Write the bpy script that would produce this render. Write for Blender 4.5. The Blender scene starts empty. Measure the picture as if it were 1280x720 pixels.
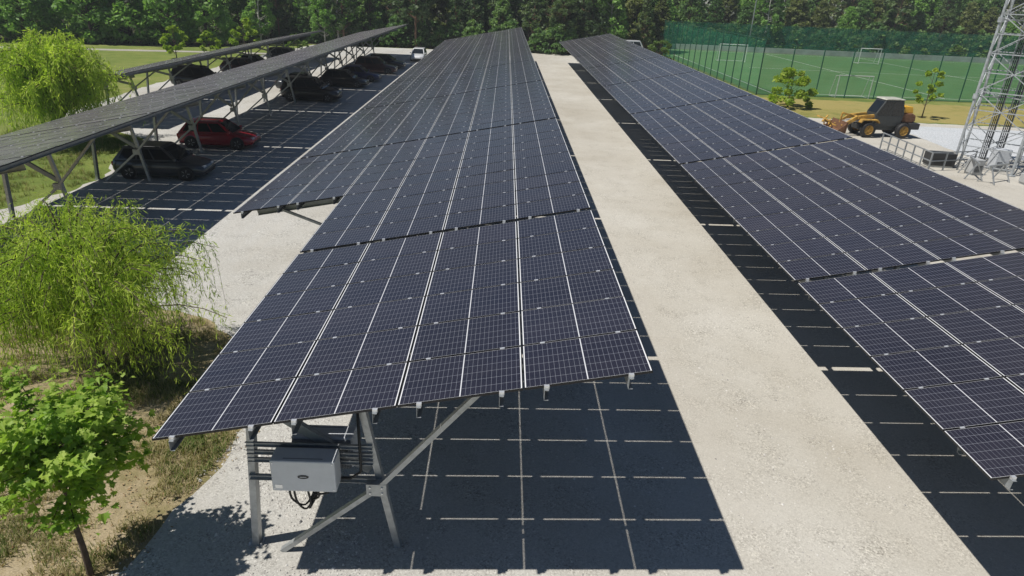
import bpy, math, random
import numpy as np
from mathutils import Vector, Matrix
random.seed(7); rng = np.random.default_rng(7)
C = bpy.context.scene.collection
scene = bpy.context.scene

# ------------------------------------------------------------------ materials
def new_mat(name):
    m = bpy.data.materials.new(name); m.use_nodes = True
    nt = m.node_tree; nt.nodes.clear()
    return m, nt, nt.nodes, nt.links
def principled(nt, **kw):
    p = nt.nodes.new('ShaderNodeBsdfPrincipled')
    for k, v in kw.items(): p.inputs[k].default_value = v
    o = nt.nodes.new('ShaderNodeOutputMaterial')
    nt.links.new(p.outputs[0], o.inputs[0])
    return p, o
def rgb(r, g, b): return (r, g, b, 1)
def noise(nt, scale, detail=4, rough=.55, vec=None, dim='3D'):
    n = nt.nodes.new('ShaderNodeTexNoise'); n.inputs['Scale'].default_value = scale
    n.inputs['Detail'].default_value = detail; n.inputs['Roughness'].default_value = rough
    if vec: nt.links.new(vec, n.inputs['Vector'])
    return n
def ramp(nt, src, stops):
    r = nt.nodes.new('ShaderNodeValToRGB')
    e = r.color_ramp.elements
    while len(e) < len(stops): e.new(.5)
    for i, (p, c) in enumerate(stops):
        e[i].position = p; e[i].color = c if len(c) == 4 else (*c, 1)
    nt.links.new(src, r.inputs[0]); return r
def mix(nt, fac, a, b, blend='MIX'):
    n = nt.nodes.new('ShaderNodeMix'); n.data_type = 'RGBA'; n.blend_type = blend
    for i, v in ((0, fac), (6, a), (7, b)):
        if hasattr(v, 'links'): nt.links.new(v, n.inputs[i])
        else: n.inputs[i].default_value = v
    return n.outputs[2]
def mth(nt, op, a, b=None, c=None):
    n = nt.nodes.new('ShaderNodeMath'); n.operation = op
    for i, v in enumerate((a, b, c)):
        if v is None: continue
        if hasattr(v, 'links'): nt.links.new(v, n.inputs[i])
        else: n.inputs[i].default_value = v
    return n.outputs[0]
def bump(nt, h, p, strength=.4, dist=.02):
    b = nt.nodes.new('ShaderNodeBump'); b.inputs['Strength'].default_value = strength
    b.inputs['Distance'].default_value = dist
    nt.links.new(h, b.inputs['Height']); nt.links.new(b.outputs[0], p.inputs['Normal'])
def pos(nt):
    return nt.nodes.new('ShaderNodeNewGeometry').outputs['Position']

def simple(name, col, rough=.5, metal=0, var=.15, scale=6, bmp=0, coat=0, spec=.5):
    m, nt, N, L = new_mat(name)
    p, o = principled(nt, Roughness=rough, Metallic=metal)
    p.inputs['Specular IOR Level'].default_value = spec
    if coat: p.inputs['Coat Weight'].default_value = coat; p.inputs['Coat Roughness'].default_value = .05
    tc = nt.nodes.new('ShaderNodeTexCoord')
    n = noise(nt, scale, 5, .6, tc.outputs['Object'])
    lo = tuple(c*(1-var) for c in col); hi = tuple(min(1, c*(1+var)) for c in col)
    r = ramp(nt, n.outputs[0], [(.3, lo), (.7, hi)])
    L.new(r.outputs[0], p.inputs['Base Color'])
    if bmp: bump(nt, n.outputs[0], p, bmp, .01)
    return m

M = {}
def mk_ground_mats():
    # pale crushed-stone gravel
    m, nt, N, L = new_mat('gravel'); p, o = principled(nt, Roughness=.95)
    p.inputs['Specular IOR Level'].default_value = .2
    P = pos(nt)
    big = noise(nt, .16, 5, .6, P); mid = noise(nt, 1.1, 6, .65, P)
    v = N.new('ShaderNodeTexVoronoi'); v.inputs['Scale'].default_value = 38; L.new(P, v.inputs['Vector'])
    v2 = N.new('ShaderNodeTexVoronoi'); v2.inputs['Scale'].default_value = 11; L.new(P, v2.inputs['Vector'])
    sep = N.new('ShaderNodeSeparateColor'); L.new(v.outputs['Color'], sep.inputs[0])
    base = ramp(nt, big.outputs[0], [(.34, (.415, .397, .355)), (.5, (.47, .459, .423)), (.64, (.515, .508, .478))]).outputs[0]
    gx = N.new('ShaderNodeSeparateXYZ'); L.new(P, gx.inputs[0])
    lane = N.new('ShaderNodeMapRange'); lane.inputs[1].default_value = 3; lane.inputs[2].default_value = 9; L.new(gx.outputs[0], lane.inputs[0])
    base = mix(nt, 1, base, mix(nt, lane.outputs[0], rgb(.99, 1.0, 1.02), rgb(.99, .967, .925)), 'MULTIPLY')
    st = ramp(nt, sep.outputs[0], [(0, (.5, .49, .48)), (.15, (.76, .75, .74)), (.5, (.93, .93, .92)), (.8, (1.1, 1.1, 1.1)), (1, (1.35, 1.35, 1.34))]).outputs[0]
    # coarser stones show in scattered, looser patches
    loose = ramp(nt, mid.outputs[0], [(.46, (0, 0, 0)), (.68, (1, 1, 1))]).outputs[0]
    fac = mth(nt, 'MULTIPLY_ADD', loose, .75, mth(nt, 'MULTIPLY_ADD', lane.outputs[0], -.16, .42))
    col = mix(nt, fac, base, mix(nt, 1, base, st, 'MULTIPLY'))
    sep2 = N.new('ShaderNodeSeparateColor'); L.new(v2.outputs['Color'], sep2.inputs[0])
    big_st = ramp(nt, sep2.outputs[1], [(.0, (.5, .5, .52)), (.08, (1, 1, 1)), (.9, (1, 1, 1)), (1, (1.35, 1.35, 1.3))]).outputs[0]
    col = mix(nt, mth(nt, 'MULTIPLY', loose, mth(nt, 'MULTIPLY_ADD', lane.outputs[0], -.5, .8)), col, mix(nt, 1, col, big_st, 'MULTIPLY'))
    # compacted wheel tracks along the lanes, a touch smoother and browner
    mp = N.new('ShaderNodeMapping'); mp.inputs['Scale'].default_value = (1.0, .05, 1); L.new(P, mp.inputs[0])
    tr = noise(nt, .9, 3, .5, mp.outputs[0])
    trk = ramp(nt, tr.outputs[0], [(.5, (0, 0, 0)), (.68, (1, 1, 1))]).outputs[0]
    col = mix(nt, mth(nt, 'MULTIPLY', trk, .35), col, rgb(.46, .435, .385))
    L.new(col, p.inputs['Base Color'])
    h = mth(nt, 'ADD', mth(nt, 'MULTIPLY', sep.outputs[1], fac), mth(nt, 'MULTIPLY', mid.outputs[0], .6))
    bump(nt, h, p, .55, .025)
    M['gravel'] = m
    def soil(name, cols, sc=1.2, b=.5):
        m, nt, N, L = new_mat(name); p, o = principled(nt, Roughness=1)
        p.inputs['Specular IOR Level'].default_value = .1
        P = pos(nt); a = noise(nt, sc, 8, .7, P); c = noise(nt, sc*.13, 4, .6, P); f = noise(nt, sc*24, 4, .7, P)
        s = mth(nt, 'ADD', mth(nt, 'MULTIPLY', a.outputs[0], .5), mth(nt, 'MULTIPLY', c.outputs[0], .5))
        r = ramp(nt, s, [(.36+.28*i/(len(cols)-1), q) for i, q in enumerate(cols)])
        d = ramp(nt, f.outputs[0], [(.3, (.62, .62, .62)), (.7, (1.3, 1.3, 1.3))])
        L.new(mix(nt, 1, r.outputs[0], d.outputs[0], 'MULTIPLY'), p.inputs['Base Color'])
        bump(nt, f.outputs[0], p, b, .05)
        M[name] = m
    soil('dirt', [(.15, .15, .055), (.27, .225, .12), (.38, .31, .20), (.46, .39, .275)], 1.6)
    soil('meadow', [(.095, .14, .035), (.145, .19, .045), (.19, .22, .06), (.27, .255, .105)], .5)
    soil('dry_grass', [(.17, .18, .05), (.26, .235, .075), (.33, .275, .10), (.25, .24, .08)], .6)
    soil('forest_floor', [(.03, .04, .018), (.05, .055, .025), (.07, .065, .035)], .6)
    soil('turf', [(.075, .16, .06), (.095, .19, .07), (.125, .21, .09)], .25, .2)
    soil('concrete', [(.44, .465, .485), (.48, .505, .525), (.54, .55, .565)], .35, .1)
    soil('path', [(.30, .285, .25), (.36, .34, .30), (.42, .40, .35)], .5, .1)
mk_ground_mats()

def mk_module_mat():
    m, nt, N, L = new_mat('solar_cells')
    p, o = principled(nt, Roughness=.16)
    p.inputs['IOR'].default_value = 1.52
    uvn = N.new('ShaderNodeUVMap'); uvn.uv_map = 'UVMap'
    sx = N.new('ShaderNodeSeparateXYZ'); L.new(uvn.outputs[0], sx.inputs[0])
    u, v = sx.outputs[0], sx.outputs[1]        # metres along the glass
    LX, LY = 1.684, 1.116
    def near(x, c, w): return mth(nt, 'LESS_THAN', mth(nt, 'ABSOLUTE', mth(nt, 'SUBTRACT', x, c)), w)
    def AND(a, b): return mth(nt, 'MULTIPLY', a, b)
    def OR(a, b): return mth(nt, 'MAXIMUM', a, b)
    # white backsheet margins and the centre gap of the half-cut module
    mar = OR(mth(nt, 'GREATER_THAN', mth(nt, 'ABSOLUTE', mth(nt, 'SUBTRACT', u, LX/2)), LX/2-.016),
             mth(nt, 'GREATER_THAN', mth(nt, 'ABSOLUTE', mth(nt, 'SUBTRACT', v, LY/2)), LY/2-.0050))
    mid = near(u, LX/2, .0075)
    white = mar
    # thin grid between cells: 9 half cells each side of the middle, 6 across
    cu = mth(nt, 'ABSOLUTE', mth(nt, 'SUBTRACT', mth(nt, 'FRACT', mth(nt, 'MULTIPLY', u, 24/LX)), .5))
    cv = mth(nt, 'ABSOLUTE', mth(nt, 'SUBTRACT', mth(nt, 'FRACT', mth(nt, 'MULTIPLY', v, 6/LY)), .5))
    gu = mth(nt, 'GREATER_THAN', cu, .5-.036)
    gv = mth(nt, 'GREATER_THAN', cv, .5-.022)
    grid = OR(gu, gv)
    # chamfered cell corners leave small white diamonds
    dia = mth(nt, 'GREATER_THAN', mth(nt, 'ADD', mth(nt, 'MULTIPLY', cu, .4), cv), .68)
    # busbars
    bus = mth(nt, 'GREATER_THAN', mth(nt, 'ABSOLUTE', mth(nt, 'SUBTRACT', mth(nt, 'FRACT', mth(nt, 'MULTIPLY', v, 54/LY)), .5)), .47)
    oi = N.new('ShaderNodeObjectInfo')
    P = pos(nt)
    tone = noise(nt, .35, 3, .5, P)
    cell = ramp(nt, tone.outputs[0], [(.3, (.006, .0075, .0175)), (.7, (.0095, .0115, .025))]).outputs[0]
    zone = noise(nt, .055, 3, .5, P)
    cell = mix(nt, ramp(nt, zone.outputs[0], [(.38, (0, 0, 0)), (.62, (1, 1, 1))]).outputs[0], cell, rgb(.013, .011, .017))
    # modules differ very slightly in cell shade
    cell = mix(nt, 1, cell, ramp(nt, oi.outputs['Random'], [(0, (.78, .8, .9)), (.85, (1.15, 1.15, 1.15)), (1, (1.5, 1.35, 1.25))]).outputs[0], 'MULTIPLY')
    col = mix(nt, mth(nt, 'MULTIPLY', bus, .12), cell, rgb(.22, .22, .24))
    col = mix(nt, mth(nt, 'MULTIPLY', grid, .36), col, rgb(.36, .38, .43))
    col = mix(nt, mth(nt, 'MULTIPLY', dia, .5), col, rgb(.6, .6, .63))
    col = mix(nt, mid, col, rgb(.62, .63, .65))
    col = mix(nt, white, col, rgb(.72, .73, .74))
    # dust film, streaky down the slope, with low-angle glare painted into its strength
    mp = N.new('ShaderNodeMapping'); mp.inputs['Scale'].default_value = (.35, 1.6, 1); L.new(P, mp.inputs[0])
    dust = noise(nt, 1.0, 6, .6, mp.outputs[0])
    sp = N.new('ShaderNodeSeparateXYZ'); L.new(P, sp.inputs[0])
    far = N.new('ShaderNodeMapRange'); far.inputs[1].default_value = 8; far.inputs[2].default_value = 75; far.inputs[3].default_value = .04; far.inputs[4].default_value = .17; L.new(sp.outputs[1], far.inputs[0])  # paler with distance: glare of the flat viewing angle put into the colour
    left_glare = N.new('ShaderNodeMapRange'); left_glare.inputs[1].default_value = -7; left_glare.inputs[2].default_value = -9; left_glare.inputs[3].default_value = 0; left_glare.inputs[4].default_value = .36; L.new(sp.outputs[0], left_glare.inputs[0])  # left rows paler still: their grazing reflection painted into the base colour
    dust_glare = mth(nt, 'MULTIPLY', ramp(nt, dust.outputs[0], [(.3, (.5, .5, .5)), (.72, (1, 1, 1))]).outputs[0], mth(nt, 'ADD', far.outputs[0], left_glare.outputs[0]))
    col = mix(nt, dust_glare, col, rgb(.45, .40, .40))
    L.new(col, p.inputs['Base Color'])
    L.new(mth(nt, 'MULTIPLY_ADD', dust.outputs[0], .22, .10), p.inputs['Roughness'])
    p.inputs['Sheen Weight'].default_value = .13; p.inputs['Sheen Roughness'].default_value = .24; p.inputs['Sheen Tint'].default_value = (.97, .98, 1, 1)
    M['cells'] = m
mk_module_mat()
M['frame_black'] = simple('module_frame_black', (.018, .018, .02), .4, .3)
M['backsheet'] = simple('backsheet', (.16, .165, .18), .6)
M['alu'] = simple('aluminium', (.80, .81, .82), .35, .6, .08)
M['galv'] = simple('galvanised_steel', (.40, .42, .43), .42, .55, .18, 9)
M['galv_dark'] = simple('weathered_zinc', (.30, .32, .335), .5, .4, .2, 5)
M['inv_grey'] = simple('inverter_enclosure', (.58, .61, .65), .45, .1, .05)
M['inv_dark'] = simple('inverter_heatsink', (.20, .22, .25), .5, .3, .1)
M['black'] = simple('black_rubber', (.015, .015, .016), .6)
M['plastic_dark'] = simple('dark_plastic', (.03, .031, .033), .5)
M['rim'] = simple('wheel_rim', (.45, .46, .47), .35, .7)
M['glass_dark'] = simple('car_glass', (.012, .015, .018), .06, 0, .05, 3)
M['lamp_clear'] = simple('headlamp', (.75, .77, .8), .15, .2)
M['lamp_red'] = simple('tail_lamp', (.45, .015, .012), .2)
M['tower'] = simple('tower_steel', (.42, .445, .46), .5, .3, .3)
M['bark'] = simple('bark', (.085, .062, .045), .95, 0, .35, 14, .8)
M['bark_pine'] = simple('pine_bark', (.19, .115, .07), .95, 0, .3, 8, .8)
M['bark_birch'] = simple('birch_bark', (.52, .50, .46), .9, 0, .4, 7, .4)
M['loader_orange'] = simple('loader_paint', (.42, .25, .05), .7, 0, .65, 2.2)
M['loader_yellow'] = simple('engine_cover_paint', (.72, .40, .03), .45, 0, .15, 3)
M['rust'] = simple('rusty_steel', (.17, .085, .045), .8, .1, .35, 6)
M['cab_dark'] = simple('cab_paint', (.045, .05, .05), .5, 0, .2)
M['white_paint'] = simple('white_paint', (.78, .78, .76), .5)
M['roof_grey'] = simple('dusty_roof', (.42, .42, .36), .6, 0, .3, 2)
M['cabinet'] = simple('cabinet_paint', (.42, .43, .43), .5, 0, .12, 3)
M['green_post'] = simple('green_post', (.015, .085, .055), .5)
M['stone'] = simple('loose_stone', (.46, .43, .39), .9, 0, .3, 3)

def paint(name, col): 
    M[name] = simple(name, col, .32, .2, .04, 2, 0, .8)
paint('paint_grey', (.055, .06, .065)); paint('paint_red', (.33, .006, .02)); paint('paint_black', (.008, .008, .009))
paint('paint_blue', (.012, .022, .09)); paint('paint_white', (.72, .73, .74)); paint('paint_silver', (.28, .29, .30)); paint('paint_maroon', (.05, .012, .012))

def leaf_mat(name, stops, trans=.35, rough=.5):
    rv = .62 if name in ('leaf_broad', 'leaf_pale', 'leaf_olive', 'leaf_pine') else .1
    m, nt, N, L = new_mat(name)
    at = N.new('ShaderNodeAttribute'); at.attribute_name = 'tint'
    oi = N.new('ShaderNodeObjectInfo')
    s = mth(nt, 'ADD', at.outputs['Fac'], mth(nt, 'MULTIPLY_ADD', oi.outputs['Random'], rv, -rv/2))
    r = ramp(nt, s, stops)
    p = N.new('ShaderNodeBsdfPrincipled'); p.inputs['Roughness'].default_value = rough
    p.inputs['Specular IOR Level'].default_value = .25
    t = N.new('ShaderNodeBsdfTranslucent'); ms = N.new('ShaderNodeMixShader'); ms.inputs[0].default_value = trans
    o = N.new('ShaderNodeOutputMaterial')
    L.new(r.outputs[0], p.inputs['Base Color'])
    L.new(mix(nt, 1, r.outputs[0], rgb(1.1, 1.25, .6), 'MULTIPLY'), t.inputs[0])
    L.new(p.outputs[0], ms.inputs[1]); L.new(t.outputs[0], ms.inputs[2]); L.new(ms.outputs[0], o.inputs[0])
    M[name] = m
leaf_mat('leaf_willow', [(0, (.16, .27, .035)), (.5, (.37, .50, .07)), (1, (.60, .69, .14))], .5)
leaf_mat('leaf_maple', [(0, (.09, .20, .03)), (.5, (.23, .37, .05)), (1, (.45, .56, .12))], .45)
leaf_mat('leaf_lime', [(0, (.18, .28, .03)), (.5, (.30, .41, .045)), (1, (.42, .50, .07))], .48)
leaf_mat('leaf_broad', [(0, (.07, .145, .05)), (.5, (.13, .235, .08)), (1, (.22, .33, .11))], .42)
leaf_mat('leaf_pale', [(0, (.13, .25, .07)), (.5, (.22, .38, .10)), (1, (.32, .50, .15))], .45)
leaf_mat('leaf_olive', [(0, (.11, .135, .05)), (.5, (.18, .21, .08)), (1, (.26, .29, .11))], .42)
leaf_mat('leaf_pine', [(0, (.06, .10, .05)), (.5, (.11, .17, .075)), (1, (.18, .24, .10))], .35)
leaf_mat('leaf_shrub', [(0, (.06, .12, .03)), (.5, (.12, .20, .045)), (1, (.20, .28, .07))], .4)
leaf_mat('blade', [(0, (.11, .17, .035)), (.3, (.20, .22, .07)), (.55, (.38, .32, .16)), (1, (.50, .41, .25))], .3, .7)

def mk_net():
    m, nt, N, L = new_mat('green_net')
    d = N.new('ShaderNodeBsdfDiffuse'); t = N.new('ShaderNodeBsdfTransparent')
    n = noise(nt, .5, 4, .6, pos(nt))
    r = ramp(nt, n.outputs[0], [(.3, (.02, .15, .09)), (.7, (.035, .21, .13))]); L.new(r.outputs[0], d.inputs[0])
    ms = N.new('ShaderNodeMixShader'); ms.inputs[0].default_value = .30
    o = N.new('ShaderNodeOutputMaterial')
    L.new(t.outputs[0], ms.inputs[1]); L.new(d.outputs[0], ms.inputs[2]); L.new(ms.outputs[0], o.inputs[0])
    M['net'] = m
    m2 = m.copy(); m2.name = 'dense_green_net'
    for nd in m2.node_tree.nodes:
        if nd.type == 'MIX_SHADER': nd.inputs[0].default_value = .46
    M['net_dense'] = m2
mk_net()

# ------------------------------------------------------------------ mesh helpers
class MB:
    def __init__(s): s.v = []; s.f = []; s.m = []
    def add(s, vs, fs, mi=0):
        b = len(s.v); s.v += [tuple(v) for v in vs]
        for f in fs: s.f.append(tuple(i+b for i in f)); s.m.append(mi)
    def box(s, a, b, mi=0):
        x0, y0, z0 = a; x1, y1, z1 = b
        s.add([(x0,y0,z0),(x1,y0,z0),(x1,y1,z0),(x0,y1,z0),(x0,y0,z1),(x1,y0,z1),(x1,y1,z1),(x0,y1,z1)],
              [(3,2,1,0),(4,5,6,7),(0,1,5,4),(1,2,6,5),(2,3,7,6),(3,0,4,7)], mi)
    def frame_axes(s, p, q, up=(0,0,1)):
        p = Vector(p); q = Vector(q); d = (q-p).normalized(); u = Vector(up)
        if abs(d.dot(u)) > .98: u = Vector((0,1,0))
        r = d.cross(u).normalized(); u = r.cross(d).normalized()
        return p, q, r, u
    def bar(s, p, q, w, h=None, mi=0, up=(0,0,1)):
        h = h or w; p, q, r, u = s.frame_axes(p, q, up); r = r*(w/2); u = u*(h/2)
        vs = [p-r-u, p+r-u, p+r+u, p-r+u, q-r-u, q+r-u, q+r+u, q-r+u]
        s.add(vs, [(0,1,2,3)[::-1],(4,5,6,7),(0,1,5,4),(1,2,6,5),(2,3,7,6),(3,0,4,7)], mi)
    def channel(s, p, q, w, h, t=.008, mi=0, up=(0,0,1), flip=1):
        # C-section: web on one side with two flanges
        P, Q, r, u = s.frame_axes(p, q, up); r = r*flip
        for (cr, cu, ww, hh) in ((-w/2+t/2, 0, t, h), (t/2, h/2-t/2, w-t, t), (t/2, -h/2+t/2, w-t, t)):
            o = r*cr+u*cu; rr = r*(ww/2); uu = u*(hh/2); a = P+o; b = Q+o
            s.add([a-rr-uu, a+rr-uu, a+rr+uu, a-rr+uu, b-rr-uu, b+rr-uu, b+rr+uu, b-rr+uu],
                  [(3,2,1,0),(4,5,6,7),(0,1,5,4),(1,2,6,5),(2,3,7,6),(3,0,4,7)], mi)
    def tube(s, pts, rad, n=8, mi=0, cap=True):
        pts = [Vector(p) for p in pts]; rs = rad if isinstance(rad, (list, tuple)) else [rad]*len(pts)
        rings = []; prev = None
        for i, p in enumerate(pts):
            d = (pts[min(i+1, len(pts)-1)]-pts[max(i-1, 0)]).normalized()
            if prev is None:
                u = Vector((0,0,1)) if abs(d.z) < .9 else Vector((1,0,0))
                r = d.cross(u).normalized()
            else:
                r = (prev - d*prev.dot(d)).normalized()
            prev = r; u = r.cross(d)
            rings.append([p + (r*math.cos(2*math.pi*k/n) + u*math.sin(2*math.pi*k/n))*rs[i] for k in range(n)])
        vs = [v for g in rings for v in g]; fs = []
        for i in range(len(pts)-1):
            for k in range(n):
                a = i*n+k; b = i*n+(k+1) % n
                fs.append((a, b, b+n, a+n))
        if cap: fs.append(tuple(range(n))[::-1]); fs.append(tuple((len(pts)-1)*n+k for k in range(n)))
        s.add(vs, fs, mi)
    def lathe(s, prof, c, axis='y', n=24, mi=0):
        vs = []; fs = []; m = len(prof)
        for k in range(n):
            a = 2*math.pi*k/n
            for (r, h) in prof:
                x, z = r*math.cos(a), r*math.sin(a)
                vs.append({'y': (c[0]+x, c[1]+h, c[2]+z), 'z': (c[0]+x, c[1]+z, c[2]+h), 'x': (c[0]+h, c[1]+x, c[2]+z)}[axis])
        for k in range(n):
            for j in range(m-1):
                a = k*m+j; b = ((k+1) % n)*m+j
                fs.append((a, a+1, b+1, b))
        s.add(vs, fs, mi)
    def prism(s, poly, y0, y1, mi=0):        # polygon in x,z extruded along y
        n = len(poly)
        vs = [(x, y0, z) for x, z in poly]+[(x, y1, z) for x, z in poly]
        s.add(vs, [tuple(range(n)), tuple(range(2*n-1, n-1, -1))]+[(i, n+i, n+(i+1) % n, (i+1) % n) for i in range(n)], mi)
    def build(s, name, mats, parent=None, smooth=False, bevel=0, fixn=False):
        me = bpy.data.meshes.new(name); me.from_pydata(s.v, [], s.f)
        if not isinstance(mats, (list, tuple)): mats = [mats]
        for m in mats: me.materials.append(m)
        if len(mats) > 1: me.polygons.foreach_set('material_index', s.m)
        if fixn:
            import bmesh
            bm = bmesh.new(); bm.from_mesh(me); bmesh.ops.recalc_face_normals(bm, faces=bm.faces); bm.to_mesh(me); bm.free()
        if smooth: me.polygons.foreach_set('use_smooth', [True]*len(me.polygons))
        me.update()
        o = bpy.data.objects.new(name, me); C.objects.link(o)
        if parent: o.parent = parent
        if bevel:
            b = o.modifiers.new('bevel', 'BEVEL'); b.width = bevel; b.segments = 2; b.limit_method = 'ANGLE'
        return o

def tag(o, label=None, cat=None, group=None, kind=None):
    if label: o['label'] = label
    if cat: o['category'] = cat
    if group: o['group'] = group
    if kind: o['kind'] = kind
    return o
def empty(name, loc, rz=0, **kw):
    o = bpy.data.objects.new(name, None); C.objects.link(o); o.location = loc; o.rotation_euler.z = rz
    o.empty_display_size = .3
    return tag(o, **kw)
def copy_tree(o, parent=None):
    c = o.copy(); C.objects.link(c); c.parent = parent
    for ch in list(o.children): copy_tree(ch, c)
    return c

# ------------------------------------------------------------------ ground sheets
def sheet(name, pts, z, mat, jit=0, step=.6, kind='structure'):
    P = []
    n = len(pts)
    for i in range(n):
        a = Vector(pts[i]); b = Vector(pts[(i+1) % n]); L = (b-a).length
        k = max(1, int(L/step)) if jit else 1
        nrm = Vector((-(b-a).y, (b-a).x)).normalized() if L else Vector((0, 0))
        for j in range(k):
            p = a.lerp(b, j/k)
            if jit:
                w = math.sin(p.x*1.7+p.y*2.3)*.5+math.sin(p.x*4.1-p.y*3.7)*.3+random.uniform(-.5, .5)
                p = p + nrm*w*jit
            P.append((p.x, p.y, z))
    mb = MB(); mb.add(P, [tuple(range(len(P)))])
    o = mb.build(name, mat); tag(o, kind=kind)
    if o.data.polygons[0].normal.z < 0: o.data.flip_normals()
    return o
sheet('ground', [(-900,-300),(900,-300),(900,900),(-900,900)], -.008, M['meadow'])
sheet('forest_floor', [(-300,96),(-85,84),(-40,84),(-26,98),(12,101),(25,107),(31,126),(300,127),(300,600),(-300,600)], -.004, M['forest_floor'], .6, 2)
sheet('gravel_yard', [(-1.3,-16),(-1.16,.3),(-1.0,1.3),(-.72,2.6),(-.5,4.1),(-1.0,6),(-2.2,8.0),(-3.4,9.2),(-7,10.6),(-12,12.6),(-15.8,15.5),(-15.0,17.6),(-14.1,20),(-13.7,22.5),(-15.0,26),(-16,31),(-20,33.5),(-24.5,37),(-25.6,52),(-25.6,78),(-24,97),(12,100),(20,101),(24,104),(24.5,49),(38,48.6),(60,48.2),(160,48),(160,-16)], 0, M['gravel'], .16, .35)
sheet('planting_strip', [(-60,-16),(-.9,-16),(-.8,.3),(-.6,1.3),(-.4,2.6),(-.1,4.1),(-.6,6.3),(-1.8,8.6),(-3.2,9.9),(-7,11.4),(-12,13.4),(-15,15.8),(-60,20)], -.004, M['dirt'], .2, .3)
sheet('dry_verge', [(24.8,49.6),(38,49),(60,48.8),(160,48.6),(160,61.4),(30.4,60.4),(29.6,104),(24.8,103)], -.001, M['dry_grass'], .25, .7)
sheet('concrete_apron', [(35.5,35.2),(78,33),(80,46.4),(36.2,46.9)], .004, M['concrete'], .08, .6)
sheet('football_pitch', [(31.2,62.4),(110,67),(112,123),(31,122)], .002, M['turf'])
sheet('gravel_path', [(-90,66.5),(-60,73.0),(-30,80.0),(-25,80.5),(-25,82.4),(-30,81.9),(-60,75.2),(-90,68.9)], .003, M['path'], .1, .8)
mb = MB()
for (a, b, w) in (((33,64.5),(108,68.8),.06), ((33,64.5),(33,120),.055), ((108,68.8),(108,120),.055), ((33,120),(108,120),.055), ((52.5,65.6),(52.5,120),.055), ((70,67),(70,120),.055), ((40,92),(100,92),.055)):
    a = Vector((*a, .006)); b = Vector((*b, .006)); n = (b-a).cross(Vector((0,0,1))).normalized()*w
    mb.add([a-n, a+n, b+n, b-n], [(0,1,2,3)])
tag(mb.build('pitch_marking', M['white_paint']), kind='structure')

# ------------------------------------------------------------------ solar carports
T = .1982; W = 1.7218; P = 1.154; ct, st_ = math.cos(T), math.sin(T)
TH = .035
def module_geo(mb, ox=0., oy=0., uv=None, clamps=True):
    """module lying flat with its near low corner at ox, oy; top at z=0"""
    LX, LY, e = W-.02, P-.022, .009
    x0, y0, x1, y1 = ox+.01, oy+.011, ox+.01+LX, oy+.011+LY
    def q(vs, mi, uvs=None):
        mb.add(vs, [tuple(range(len(vs)))], mi)
        if uv is not None: uv.extend(uvs or [(0, 0)]*len(vs))
    g = -.0015
    q([(x0+e,y0+e,g),(x1-e,y0+e,g),(x1-e,y1-e,g),(x0+e,y1-e,g)], 0, [(0,0),(LX-2*e,0),(LX-2*e,LY-2*e),(0,LY-2*e)])
    for a, b, c, d in (((x0,y0),(x1,y0),(x1-e,y0+e),(x0+e,y0+e)), ((x1,y0),(x1,y1),(x1-e,y1-e),(x1-e,y0+e)),
                       ((x1,y1),(x0,y1),(x0+e,y1-e),(x1-e,y1-e)), ((x0,y1),(x0,y0),(x0+e,y0+e),(x0+e,y1-e))):
        q([(*a,0),(*b,0),(*c,0),(*d,0)], 1)
        q([(*a,-TH),(*b,-TH),(*b,0),(*a,0)], 1)
    q([(x0,y1,-.02),(x1,y1,-.02),(x1,y0,-.02),(x0,y0,-.02)], 2)
    if clamps:
        for f in (.18, .83):
            cx = ox+f*W
            n0 = len(mb.f); mb.box((cx-.035, oy-.018, -.012), (cx+.035, oy+.018, .006), 3)
            if uv is not None: uv.extend([(0,0)]*24)
def module_mesh(name, cells, clampf):
    mb = MB(); uv = []
    for (i, j) in cells: module_geo(mb, i*W, j, uv, clampf(i, j))
    me = bpy.data.meshes.new(name); me.from_pydata(mb.v, [], mb.f)
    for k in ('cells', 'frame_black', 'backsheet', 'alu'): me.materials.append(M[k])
    me.polygons.foreach_set('material_index', mb.m)
    l = me.uv_layers.new(name='UVMap'); l.data.foreach_set('uv', np.array(uv, dtype=np.float32).ravel())
    me.update(); return me
ME_MID = module_mesh('solar_module', [(0, 0.)], lambda i, j: True)
ME_END = module_mesh('solar_module', [(0, 0.)], lambda i, j: False)

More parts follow.
